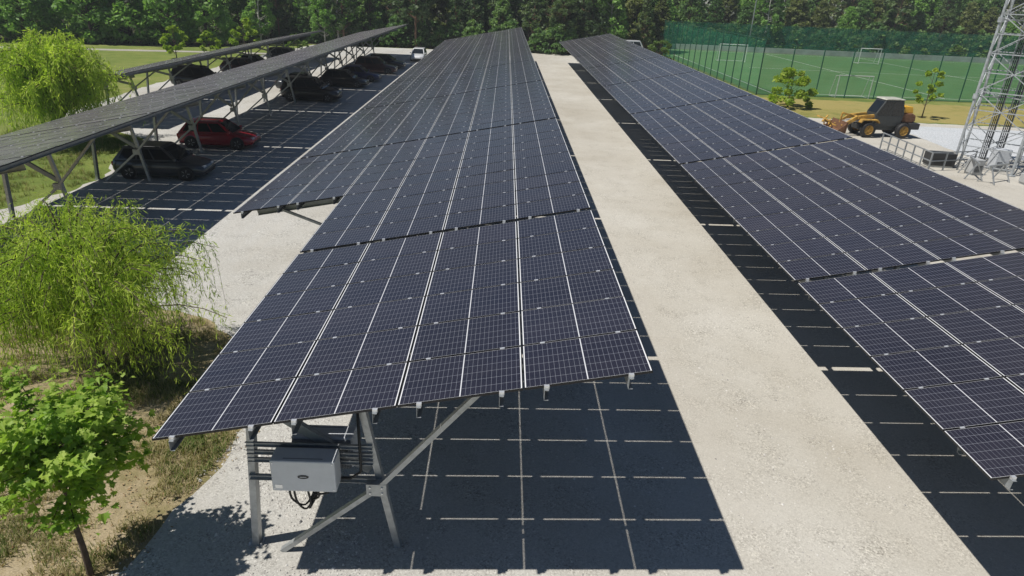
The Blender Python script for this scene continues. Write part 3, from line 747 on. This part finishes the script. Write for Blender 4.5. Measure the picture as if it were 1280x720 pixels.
# loose stones on the gravel near the camera
def stones(n, x0, x1, y0, y1, seed, mu=-4.35):
    g = np.random.default_rng(seed)
    x = g.uniform(x0, x1, n); y = g.uniform(y0, y1, n)
    k = (vnoise(x, y, 1.1, 4)+.6*vnoise(x, y, 3.3, 9)+g.uniform(-.5, .5, n) > .1) & ~in_poly(x, y, [(p[0]-.1, p[1]) for p in strip])
    x, y = x[k], y[k]; n = len(x); s = g.lognormal(mu, .38, n)
    base = np.array([(1,0,0),(0,1,0),(-1,0,0),(0,-1,0),(0,0,.8),(.75,.72,.35),(-.7,.72,.3)])
    nb = 6
    base = base[[0,1,2,3,4]]
    V = np.empty((n, 5, 3)); a = g.uniform(0, 6.28, n); ca, sa = np.cos(a), np.sin(a)
    for j, b in enumerate(base):
        q = b*g.uniform(.6, 1.3, (n, 1))*s[:, None]
        if j == 4: q = q+g.normal(0, .3, (n, 3))*s[:, None]*np.array([1, 1, .3])
        V[:, j, 0] = x+q[:, 0]*ca-q[:, 1]*sa; V[:, j, 1] = y+q[:, 0]*sa+q[:, 1]*ca; V[:, j, 2] = q[:, 2]
    F = []
    for i in range(n):
        b = 5*i; F += [(b, b+1, b+4), (b+1, b+2, b+4), (b+2, b+3, b+4), (b+3, b, b+4)]
    m, nt, N, L = new_mat('stones'); p, o = principled(nt, Roughness=.9)
    at = N.new('ShaderNodeAttribute'); at.attribute_name = 'tint'
    L.new(ramp(nt, at.outputs['Fac'], [(0, (.24, .235, .23)), (.3, (.42, .40, .37)), (.8, (.54, .52, .48)), (1, (.66, .65, .62))]).outputs[0], p.inputs['Base Color'])
    me = foliage_mesh('loose_stones', V.reshape(-1, 3), F, np.repeat(g.uniform(0, 1, n), 4), m)
    o = bpy.data.objects.new('loose_stones', me); C.objects.link(o); tag(o, kind='stuff')
stones(16000, -3.5, 13.6, -1.5, 15, 77)
stones(16000, -1.6, 2.6, -1.0, 9, 78, -4.1)

# ------------------------------------------------------------------ cars
def wheel(parent, x, y, r, w, rimmat='rim'):
    t = MB(); t.lathe([(r*.62,-w/2),(r*.93,-w/2),(r,-w*.3),(r,w*.3),(r*.93,w/2),(r*.62,w/2)], (0,0,0), 'y', 24)
    wh = bpy.data.objects.new('wheel', None); C.objects.link(wh); wh.parent = parent; wh.location = (x, y, r)
    t.build('tyre', M['black'], wh, True)
    m = MB(); sg = 1 if y > 0 else -1
    m.lathe([(r*.64,-w*.42),(r*.64,w*.42),(r*.56,w*.40),(r*.5,w*.25),(0,w*.28)] if sg > 0 else [(r*.64,w*.42),(r*.64,-w*.42),(r*.56,-w*.40),(r*.5,-w*.25),(0,-w*.28)], (0,0,0), 'y', 20)
    for k in range(5):
        a = 2*math.pi*k/5
        m.bar((0, sg*w*.33, 0), (math.cos(a)*r*.58, sg*w*.38, math.sin(a)*r*.58), .05, .03)
    m.build('rim', M[rimmat], wh)
    return wh
def loft(mb, stations):
    """stations: x, half width, z bottom, z top -> rounded section rings"""
    rings = []
    for (x, w, zb, zt) in stations:
        h = zt-zb; c = min(.10, h*.25)
        half = [(w*.90, zb), (w, zb+h*.22), (w*1.0, zb+h*.55), (w*.965, zt-c), (w*.90, zt-.02), (w*.55, zt+.012)]
        rings.append([(x, y, z) for y, z in half]+[(x, -y, z) for y, z in half[::-1]])
    n = len(rings[0]); vs = [v for r in rings for v in r]; fs = []
    for i in range(len(rings)-1):
        for k in range(n):
            a = i*n+k; b = i*n+(k+1) % n; fs.append((a, b, b+n, a+n))
    fs.append(tuple(range(n))[::-1]); fs.append(tuple((len(rings)-1)*n+k for k in range(n)))
    mb.add(vs, fs)
def car(name, loc, rz, L, Wd, H, pm, style, label, group='cars parked under the carports', cat='car'):
    """front towards +x"""
    r = empty(name, loc, rz, label=label, cat=cat, group=group)
    hw = Wd/2; f = L/2; wr = .33 if H < 1.62 else .37
    belt = .60*H if style != 'van' else .56*H; zb = .20; hood = belt-.06
    mb = MB()
    st = [(-f, hw*.80, .36, belt-.10), (-f+.10, hw*.92, .27, belt-.03), (-f+.5, hw, zb, belt), (-.4, hw, zb, belt), (f*.35, hw, zb, belt-.01), (f*.52, hw*.985, zb, hood), (f-.45, hw*.95, zb+.02, hood-.10), (f-.12, hw*.86, .26, hood-.20), (f, hw*.72, .34, hood-.32)]
    loft(mb, st); body = mb.build('body', M[pm], r, True, fixn=True)
    # greenhouse
    if style == 'hatch': x = (-f+.12, -f+.62, f*.12, f*.50)
    elif style == 'sedan': x = (-f+.55, -f+1.25, f*.10, f*.46)
    elif style == 'van': x = (-f+.06, -f+.16, f*.45, f*.72)
    else: x = (-f+.10, -f+.42, f*.14, f*.48)
    w0, w1 = hw*.93, hw*.74; z0, z1 = belt-.03, H
    def q(t, s):   # t along bottom..top, s side
        return None
    c = MB()
    nb = [(x[0], w0, z0), (x[3], w0, z0), (x[2], w1, z1-.05), (x[1], w1, z1-.04)]
    top = [(x[1]+.06, w1*.9, z1), (x[2]-.08, w1*.9, z1-.005)]
    vs = nb+[(a, -b, d) for a, b, d in nb]+top+[(a, -b, d) for a, b, d in top]
    c.add(vs, [(0,1,2,3),(7,6,5,4),(1,5,6,2),(4,0,3,7),(3,2,9,8),(6,7,10,11),(2,6,11,9),(7,3,8,10),(8,9,11,10)])
    c.build('cabin', M[pm], r, fixn=True)
    def pane(nm, quad, off):
        m = MB(); m.add([Vector(p)+Vector(off) for p in quad], [(0,1,2,3)]); m.build(nm, M['glass_dark'], r)
    def lerp(a, b, t): return tuple(a[k]+(b[k]-a[k])*t for k in range(3))
    for s in (1, -1):
        A, B, D, E = [(p[0], p[1]*s, p[2]) for p in nb]
        def pt(u, v): return lerp(lerp(A, B, u), lerp(E, D, u), v)
        for (u0, u1) in ((.07, .34), (.37, .62), (.65, .93)):
            pane('side_window', [pt(u0,.12), pt(u1,.12), pt(u1 if u1 < .9 else .95,.88), pt(u0 if u0 > .1 else .05,.88)], (0, .012*s, .004))
    A, B = nb[1], (nb[1][0], -nb[1][1], nb[1][2]); D, E = (nb[2][0], -nb[2][1], nb[2][2]), nb[2]
    def pw(u, v): return lerp(lerp(A, B, u), lerp(E, D, u), v)
    pane('windshield', [pw(.06,.06), pw(.94,.06), pw(.92,.93), pw(.08,.93)], (.012, 0, .008))
    A, B = nb[0], (nb[0][0], -nb[0][1], nb[0][2]); D, E = (nb[3][0], -nb[3][1], nb[3][2]), nb[3]
    pane('rear_window', [pw2 for pw2 in (lerp(lerp(A,B,.08),lerp(E,D,.08),.2), lerp(lerp(A,B,.92),lerp(E,D,.92),.2), lerp(lerp(A,B,.9),lerp(E,D,.9),.9), lerp(lerp(A,B,.1),lerp(E,D,.1),.9))], (-.012, 0, .006))
    for s in (1, -1):
        m = MB(); m.box((f-.34, s*hw*.50-.14, hood-.30), (f-.04, s*hw*.50+.14, hood-.19)); m.build('headlight', M['lamp_clear'], r, bevel=.02)
        m = MB(); m.box((-f-.012, s*hw*.74-.10, belt-.30), (-f+.12, s*hw*.74+.10, belt-.12)); m.build('tail_light', M['lamp_red'], r, bevel=.02)
        m = MB(); m.box((f*.40, s*hw*.98-.02, belt), (f*.40+.10, s*hw*.98+.16*s+.02, belt+.13)); m.build('side_mirror', M[pm], r, bevel=.02)
        for xw in (f-.82, -f+.78):
            wheel(r, xw, s*(hw-.09), wr, .2)
            m = MB(); m.lathe([(0, s*.004), (wr*1.13, s*.004), (wr*1.13, -s*.02)], (xw, s*(hw+.001), wr), 'y', 20); m.build('wheel_arch', M['plastic_dark'], r)
    m = MB(); m.box((f-.10, -hw*.6, .27), (f+.012, hw*.6, .40)); m.build('grille', M['plastic_dark'], r)
    return r
car('parked_car', (-11.2, 23.5, 0), .03, 4.15, 1.78, 1.5, 'paint_grey', 'hatch', 'dark grey hatchback nearest the camera under the left carport')
car('parked_car', (-11.2, 30.0, 0), .02, 4.1, 1.76, 1.47, 'paint_red', 'hatch', 'dark red hatchback parked under the left carport')
car('parked_car', (-10.6, 47.0, 0), .0, 4.5, 1.88, 1.78, 'paint_black', 'suv', 'black off-road car under the left carport, first of the distant cars')
car('parked_car', (-12.6, 51.6, 0), .0, 4.3, 1.80, 1.5, 'paint_grey', 'sedan', 'dark grey car parked deep between the black and the blue car')
car('parked_car', (-9.9, 55.5, 0), -.02, 4.2, 1.78, 1.46, 'paint_black', 'hatch', 'black low car parked in front of the blue one')
car('parked_car', (-9.6, 59.8, 0), .02, 4.4, 1.8, 1.47, 'paint_blue', 'sedan', 'dark blue car parked under the left carport')
car('parked_car', (-9.0, 66.4, 0), .0, 4.4, 1.85, 1.65, 'paint_maroon', 'suv', 'dark maroon car near the far end of the left carport')
car('parked_car', (-8.8, 71.5, 0), .0, 4.3, 1.8, 1.5, 'paint_black', 'hatch', 'black car farthest along the left carport')
car('parked_car', (-6.3, 81.5, 0), -math.pi/2, 4.2, 1.78, 1.5, 'paint_white', 'hatch', 'white car in the sunny gravel gap at the far end of the lane', group=None)
car('parked_car', (-21.3, 51.5, 0), .0, 4.5, 1.85, 1.72, 'paint_black', 'suv', 'black car nearest the camera under the farthest left carport')
car('parked_car', (-21.0, 61.0, 0), .0, 4.3, 1.8, 1.5, 'paint_maroon', 'hatch', 'dark brown car in the middle under the farthest left carport')
car('parked_car', (-21.2, 64.6, 0), .0, 4.4, 1.8, 1.5, 'paint_black', 'sedan', 'black car beside the brown one under the farthest left carport')
car('parked_car', (-20.4, 73.0, 0), .0, 4.4, 1.82, 1.6, 'paint_grey', 'suv', 'dark grey car near the far end of the farthest left carport')
car('delivery_van', (23.9, 99.2, 0), .25, 4.9, 1.95, 2.55, 'paint_white', 'van', 'white van parked by the forest behind the right carport', group=None, cat='van')

# ------------------------------------------------------------------ loader
def loader(loc, rz):
    r = empty('wheel_loader', loc, rz); r.scale = (.88,.88,.9); tag(r, label='orange brown wheel loader with a dark cab on the gravel', cat='loader')
    mb = MB(); mb.prism([(-2.2,.55),(2.3,.55),(2.4,.9),(2.0,1.25),(-1.9,1.25),(-2.3,.95)], -.55, .55); mb.build('chassis', M['cab_dark'], r, bevel=.04)
    mb = MB(); mb.prism([(1.3,1.25),(2.3,1.2),(2.55,1.35),(2.5,1.8),(2.2,1.95),(1.3,1.95)], -.62, .62); mb.build('engine_cover', M['rust'], r, bevel=.07)
    mb = MB(); mb.box((2.0,-.95,.72), (2.85,.95,1.22)); mb.build('counterweight', M['plastic_dark'], r, bevel=.06)
    mb = MB(); mb.prism([(-1.15,.9),(1.25,.9),(1.35,1.9),(1.1,2.95),(-.45,2.95),(-1.05,1.9)], -.72, .72); mb.build('cab', M['cab_dark'], r, bevel=.05)
    mb = MB(); mb.prism([(-.56,2.96),(1.2,2.96),(1.1,3.06),(-.4,3.06)], -.76, .76); mb.build('cab_roof', M['roof_grey'], r, bevel=.04)
    for s in (1, -1):
        mb = MB(); y = s*.735
        mb.add([(-.92,y,1.75),(.15,y,1.75),(.15,y,2.84),(-.42,y,2.84)], [(0,1,2,3)]); mb.add([(.25,y,1.75),(1.22,y,1.75),(1.0,y,2.84),(.25,y,2.84)], [(0,1,2,3)])
        mb.build('side_window', M['glass_dark'], r)
        mb = MB(); mb.box((-1.05, s*.72-.02, 1.05), (.15, s*.72+.02, 1.68)); mb.build('door', M['cab_dark'], r)
        mb = MB(); mb.prism([(-2.45,1.2),(-2.3,1.45),(-1.0,1.45),(-.8,1.2),(-.85,1.15),(-1.05,1.36),(-2.25,1.36),(-2.4,1.15)], s*.95-.22, s*.95+.22); mb.build('mudguard', M['loader_orange'], r)
        mb = MB(); mb.tube([(-1.9, s*.42, 1.25), (-2.9, s*.42, 1.15)], .07, 10); mb.tube([(-2.6, s*.42, 1.18), (-3.4, s*.42, 1.02)], .04, 8); mb.build('hydraulic_ram', M['alu'], r)
        mb = MB(); mb.prism([(-1.0,1.55),(-1.15,1.8),(-2.6,1.62),(-3.75,.85),(-3.6,.66),(-2.5,1.32)], s*.55-.08, s*.55+.08); mb.build('lift_arm', M['loader_orange'], r, bevel=.02)
        for x in (-1.6, 1.45):
            wh = wheel(r, x, s*.95, .62, .42, 'loader_orange')
    mb = MB(); mb.add([(-1.06,-.6,1.95),(-1.06,.6,1.95),(-.52,.6,2.84),(-.52,-.6,2.84)], [(0,1,2,3)]); mb.build('windshield', M['glass_dark'], r)
    mb = MB(); mb.prism([(-3.55,.35),(-3.5,1.15),(-3.62,1.2),(-3.75,.5),(-4.75,.22),(-4.9,.15),(-3.7,.2)], -1.15, 1.15)
    for s in (1,-1): mb.prism([(-3.6,.3),(-3.55,1.1),(-4.75,.2)], s*1.12-.03, s*1.12+.03)
    mb.build('bucket', M['rust'], r)
    mb = MB(); mb.bar((-2.4,-.75,1.5),(-2.4,.75,1.5),.18,.18); mb.bar((-2.5,0,1.5),(-3.55,0,1.75),.16,.16); mb.bar((-3.55,0,1.75),(-3.6,0,1.0),.12,.12); mb.build('bucket_linkage', M['loader_orange'], r)
    mb = MB(); mb.tube([(1.6,.5,1.95),(1.6,.5,2.75)], .05, 10); mb.build('exhaust', M['rust'], r)
    mb = MB(); mb.prism([(1.42,1.95),(2.35,1.95),(2.2,2.45),(1.5,2.5)], -.4, .4); mb.build('air_intake', M['loader_yellow'], r, bevel=.04)
    return r
loader((32.7, 41.9, 0), .06)
# timber and scrap lying in the bucket
rs = random.Random(3); 
for k in range(7):
    mb = MB(); a = rs.uniform(-.6, .6); L = rs.uniform(.8, 1.7)
    x, y, z = 28.5+rs.uniform(-.3,.3), 41.6+rs.uniform(-.7,.7), .62+.07*k
    mb.bar((x-math.cos(a+1.5)*L/2, y-math.sin(a+1.5)*L/2, z), (x+math.cos(a+1.5)*L/2, y+math.sin(a+1.5)*L/2, z+rs.uniform(-.05,.3)), .09, .07)
    tag(mb.build('scrap_timber', M['loader_orange']), 'rusty brown length of timber heaped in the loader bucket', 'timber', 'scrap timber in the loader bucket')

# ------------------------------------------------------------------ lattice tower, railing, gear
def tower(c):
    r = empty('lattice_tower', (*c, 0), label='tall grey steel lattice mast at the right edge with cables up its middle', cat='tower')
    R = 2.12; H = 24; ang = [math.radians(a) for a in (184, 274, 4, 94)]
    cs = [(R*math.cos(a), R*math.sin(a)) for a in ang]
    for (x, y) in cs:
        mb = MB(); mb.tube([(x, y, -.05), (x*.93, y*.93, H)], .075, 8)
        mb.lathe([(.0,.0),(.22,.0),(.22,.05),(.0,.05)], (x, y, .02), 'z', 12)
        for z in (4.2, 8.4, 12.6): mb.lathe([(.07,-.14),(.15,-.14),(.15,.14),(.07,.14)], (x*(1-.07*z/H), y*(1-.07*z/H), z), 'z', 10)
        mb.build('tower_leg', M['tower'], r)
    z0 = .3; lev = []; 
    while z0 < H: lev.append(z0); z0 += 1.05
    for k in range(4):
        (x1, y1), (x2, y2) = cs[k], cs[(k+1) % 4]; mb = MB()
        def at(x, y, z): f = 1-.07*z/H; return Vector((x*f, y*f, z))
        for i in range(len(lev)-1):
            a, b = lev[i], lev[i+1]
            A, B = at(x1,y1,a), at(x2,y2,a); A2, B2 = at(x1,y1,b), at(x2,y2,b)
            mb.bar(A, B, .055, .055)
            if i % 2 == 0: m = (A2+B2)/2; mb.bar(A, m, .046, .046); mb.bar(B, m, .046, .046)
            else: m = (A+B)/2; mb.bar(m, A2, .046, .046); mb.bar(m, B2, .046, .046)
        mb.build('bracing', M['tower'], r)
    mb = MB()
    for z in (4.2, 8.4, 12.6):
        p = [Vector((x*(1-.07*z/H), y*(1-.07*z/H), z)) for x, y in cs]
        mb.bar(p[0], p[2], .06, .06); mb.bar(p[1], p[3], .06, .06)
    mb.build('diaphragm', M['tower'], r)
    for (x, y) in ((-.62, -.35), (.42, -.15)):
        mb = MB(); mb.bar((x-.2, y, .4), (x-.2, y, H), .05, .05); mb.bar((x+.2, y, .4), (x+.2, y, H), .05, .05)
        z = .6
        while z < H: mb.bar((x-.2, y, z), (x+.2, y, z), .03, .03); z += .33
        mb.build('cable_ladder', M['galv_dark'], r)
        mb = MB()
        for k in range(3): mb.tube([(x-.12+.11*k, y-.06, .3), (x-.12+.11*k, y-.06, H)], .026, 6)
        mb.build('feeder_cable', M['black'], r)
    return r
tower((34.6, 32.6))
def railing(pts, label):
    r = empty('guard_railing', (*pts[0], 0), label=label, cat='railing'); o = Vector((*pts[0], 0))
    P_ = [Vector((*p, 0))-o for p in pts]; up = Vector((0,0,1))
    for z in (1.1, .6):
        mb = MB()
        for a, b in zip(P_, P_[1:]): mb.bar(a+up*z, b+up*z, .06, .06)
        mb.build('rail', M['galv_dark'], r)
    for a, b in zip(P_, P_[1:]):
        n = max(2, round((b-a).length/1.0))
        for k in range(n+(1 if b is P_[-1] else 0)):
            p = a.lerp(b, k/n); mb = MB(); mb.bar(p, p+up*1.14, .07, .07); mb.build('railing_post', M['galv_dark'], r)
    return r
railing([(30.2, 36.8), (30.0, 30.9), (33.3, 31.9)], 'grey metal guard rail turning a corner beside the foot of the lattice tower')
def drum(loc, label):
    r = empty('cable_drum', loc, rng.uniform(0, 3), label=label, cat='cable drum')
    mb = MB(); mb.lathe([(.12,-.06),(.42,-.06),(.45,0),(.42,.06),(.12,.06)], (0,0,.46), 'y', 20); mb.build('coil', M['black'], r, True)
    mb = MB(); mb.lathe([(.02,-.08),(.14,-.08),(.14,.08),(.02,.08)], (0,0,.46), 'y', 12); mb.build('hub', M['galv'], r)
d = drum((36.9, 31.9, 1.15), 'black coiled cable hung at the right side of the tower foot')
def gear_box(loc, s, m, label, grp=None):
    r = empty('equipment_cabinet', loc, random.uniform(-.2,.2), label=label, cat='cabinet', group=grp)
    mb = MB(); mb.box((-s[0]/2,-s[1]/2,.1),(s[0]/2,s[1]/2,s[2])); mb.build('housing', M[m], r, bevel=.03)
    mb = MB()
    for k in range(5): mb.box((-s[0]*.35, -s[1]/2-.012, .2+k*.08), (s[0]*.35, -s[1]/2-.002, .24+k*.08))
    mb.build('vent', M['black'], r)
    mb = MB(); mb.box((-s[0]*.45, -s[1]*.45, 0), (s[0]*.45, s[1]*.45, .097))
    mb.build('plinth', M['galv'], r)
gear_box((31.5, 32.4, 0), (1.5, .9, .85), 'plastic_dark', 'low black equipment box inside the guard rail corner')
gear_box((32.5, 30.6, 0), (.7, .6, .9), 'cabinet', 'pale grey equipment box in front of the tower')
gear_box((34.4, 28.6, 0), (.8, .6, .6), 'cabinet', 'small pale equipment box at the near foot of the tower')
gear_box((34.8, 31.9, 0), (.8, .7, 1.3), 'inv_grey', 'pale grey cabinet standing inside the tower legs')
def outrigger(loc, rz, label):
    r = empty('steel_trestle', loc, rz, label=label, cat='trestle', group='steel trestles at the tower foot')
    for x in (-.8, .8):
        for s in (-1, 1):
            mb = MB(); mb.bar((x, s*.45, 0), (x*.9, 0, .95), .06, .06); mb.build('leg', M['galv'], r)
    mb = MB(); mb.bar((-1,0,.97),(1,0,.97),.09,.09); mb.build('beam', M['galv'], r)
outrigger((32.6, 28.9, 0), .5, 'grey steel trestle standing left of the lattice tower foot')
outrigger((31.9, 29.9, 0), 1.2, 'grey steel trestle just outside the corner of the guard rail')
outrigger((36.6, 28.7, 0), -.3, 'grey steel trestle standing right of the small pale box by the tower')

# ------------------------------------------------------------------ pitch fence, goals, poles
def fence(a, b, h, step, net, label, lean=0):
    r = empty('sports_fence', (*a, 0), label=label, cat='fence'); o = Vector((*a, 0)); A = Vector((0,0,0)); B = Vector((*b, 0))-o
    n = round((B-A).length/step)
    for k in range(n+1):
        p = A.lerp(B, k/n); mb = MB(); mb.tube([p, p+Vector((0,0,h))], .06, 8); mb.build('fence_post', M['green_post'], r)
    mb = MB(); nn = (B-A).cross(Vector((0,0,1))).normalized()*.07
    m = n*4; vs = []; fs = []
    for k in range(m+1):
        p = A.lerp(B, k/m)+nn; s = -.12*abs(math.sin(k*math.pi/4))
        for j in range(5): vs.append(tuple(p+Vector((0,0,.05+(h-.1+s)*j/4))+nn*(.6*math.sin(k*1.7+j*2.1))))
    for k in range(m):
        for j in range(4): i = k*5+j; fs.append((i, i+5, i+6, i+1))
    mb.add(vs, fs); mb.build('net', M[net], r)
    mb = MB(); mb.tube([A+Vector((0,0,h-.05)), B+Vector((0,0,h-.05))], .025, 6); mb.tube([A+Vector((0,0,.1)), B+Vector((0,0,.1))], .02, 6); mb.build('tension_wire', M['green_post'], r)
fence((30.6, 62.2), (112, 66.5), 4.9, 3.1, 'net', 'green net fence along the near side of the football pitch')
fence((30.6, 62.2), (30.0, 105), 5.4, 2.6, 'net', 'green net fence on thin posts along the left side of the pitch')
fence((30.2, 124.2), (118, 127), 4.8, 4.0, 'net_dense', 'tall dense green net fence closing the far side of the pitch')
def goal(loc, rz, w, h, label):
    r = empty('football_goal', (*loc, 0), rz, label=label, cat='goal')
    for s in (-1, 1):
        mb = MB(); mb.tube([(s*w/2,0,0),(s*w/2,0,h)], .05, 10); mb.build('goal_post', M['white_paint'], r)
        mb = MB(); mb.tube([(s*w/2,0,h),(s*w/2,.7,h-.1),(s*w/2,1.3,.05),(s*w/2,0,.05)], .03, 6); mb.build('side_frame', M['white_paint'], r)
    mb = MB(); mb.tube([(-w/2-.05,0,h),(w/2+.05,0,h)], .06, 10); mb.build('crossbar', M['white_paint'], r)
    mb = MB(); mb.tube([(-w/2,1.3,.05),(w/2,1.3,.05)], .03, 6); mb.build('ground_bar', M['white_paint'], r)
goal((40.9, 62.9), .05, 3.6, 2.2, 'white goal nearest the camera on the near touchline of the pitch')
goal((40.1, 100.6), 0, 4.2, 2.5, 'white goal at the far left of the pitch behind the netting')
goal((65.4, 107.8), .1, 3.6, 2.4, 'white goal far across the pitch, right of the others')
def lamp_pole(loc, h, label):
    r = empty('floodlight_pole', (*loc, 0), 0, label=label, cat='lamp pole')
    mb = MB(); mb.tube([(0,0,0),(0,0,h)], [.13,.07], 10); mb.build('pole', M['galv'], r)
    mb = MB(); mb.bar((-.6,0,h-.1),(.6,0,h-.1),.08,.08); mb.build('crossarm', M['galv'], r)
    for s in (-.45, .45): mb = MB(); mb.box((s-.2,-.3,h-.1),(s+.2,-.05,h+.25)); mb.build('floodlight', M['galv_dark'], r, bevel=.03)
lamp_pole((51.0, 125.6), 14, 'tall pale lamp pole rising behind the far pitch fence')

# pallets / low wall strip behind the pitch
mb = MB(); mb.box((31, 122.6, 0), (117, 122.9, .9)); o = mb.build('pitch_wall', simple('boards', (.42,.43,.42), .8, 0, .3, .4)); tag(o, 'low pale boards along the far side of the pitch', 'wall')

# ------------------------------------------------------------------ summer haze
mb = MB(); mb.box((-960, -360, -1.1), (960, 960, 27))
hm = bpy.data.materials.new('haze'); hm.use_nodes = True; hm.node_tree.nodes.clear()
vo = hm.node_tree.nodes.new('ShaderNodeVolumePrincipled'); vo.inputs['Density'].default_value = .00042; vo.inputs['Color'].default_value = (.88, .94, 1, 1); vo.inputs['Anisotropy'].default_value = .0
ho = hm.node_tree.nodes.new('ShaderNodeOutputMaterial'); hm.node_tree.links.new(vo.outputs[0], ho.inputs['Volume'])
tag(mb.build('haze', hm), kind='stuff')

# ------------------------------------------------------------------ light, sky, camera
w = bpy.data.worlds.new('World'); scene.world = w; w.use_nodes = True
nt = w.node_tree; nt.nodes.clear()
sky = nt.nodes.new('ShaderNodeTexSky'); sky.sky_type = 'NISHITA'; sky.sun_disc = False
sd = Vector((-.5308, -.1733, 1)).normalized()
sky.sun_elevation = math.asin(sd.z); sky.sun_rotation = math.atan2(sd.x, sd.y); sky.air_density = 1.0; sky.dust_density = .2; sky.ozone_density = 4.0
bg = nt.nodes.new('ShaderNodeBackground'); bg.inputs[1].default_value = .05
out = nt.nodes.new('ShaderNodeOutputWorld'); nt.links.new(sky.outputs[0], bg.inputs[0]); nt.links.new(bg.outputs[0], out.inputs[0])
sl = bpy.data.lights.new('sun', 'SUN'); sl.energy = 5.0; sl.angle = math.radians(.5); sl.color = (1, .955, .89)
so = bpy.data.objects.new('sun', sl); C.objects.link(so); so.rotation_euler = (-sd).to_track_quat('-Z', 'Y').to_euler(); so.location = (-30, -10, 60)

cam = bpy.data.cameras.new('camera'); co = bpy.data.objects.new('camera', cam); C.objects.link(co)
cam.sensor_width = 36; cam.lens = 822.0/1280*36; cam.clip_end = 3000; cam.clip_start = .1
co.matrix_world = Matrix.Translation((4.6542, -7.3733, 8.7492)) @ Matrix.Rotation(-.0263, 4, 'Z') @ Matrix.Rotation(math.pi/2-.4254, 4, 'X') @ Matrix.Rotation(.0471, 4, 'Z')
scene.camera = co
scene.view_settings.view_transform = 'Standard'; scene.view_settings.look = 'None'
scene.view_settings.exposure = 0; scene.view_settings.gamma = 1
scene.cycles.max_bounces = 8; scene.cycles.transparent_max_bounces = 12
scene.cycles.caustics_reflective = False; scene.cycles.caustics_refractive = False
scene.cycles.use_denoising = True
scene.render.use_persistent_data = False
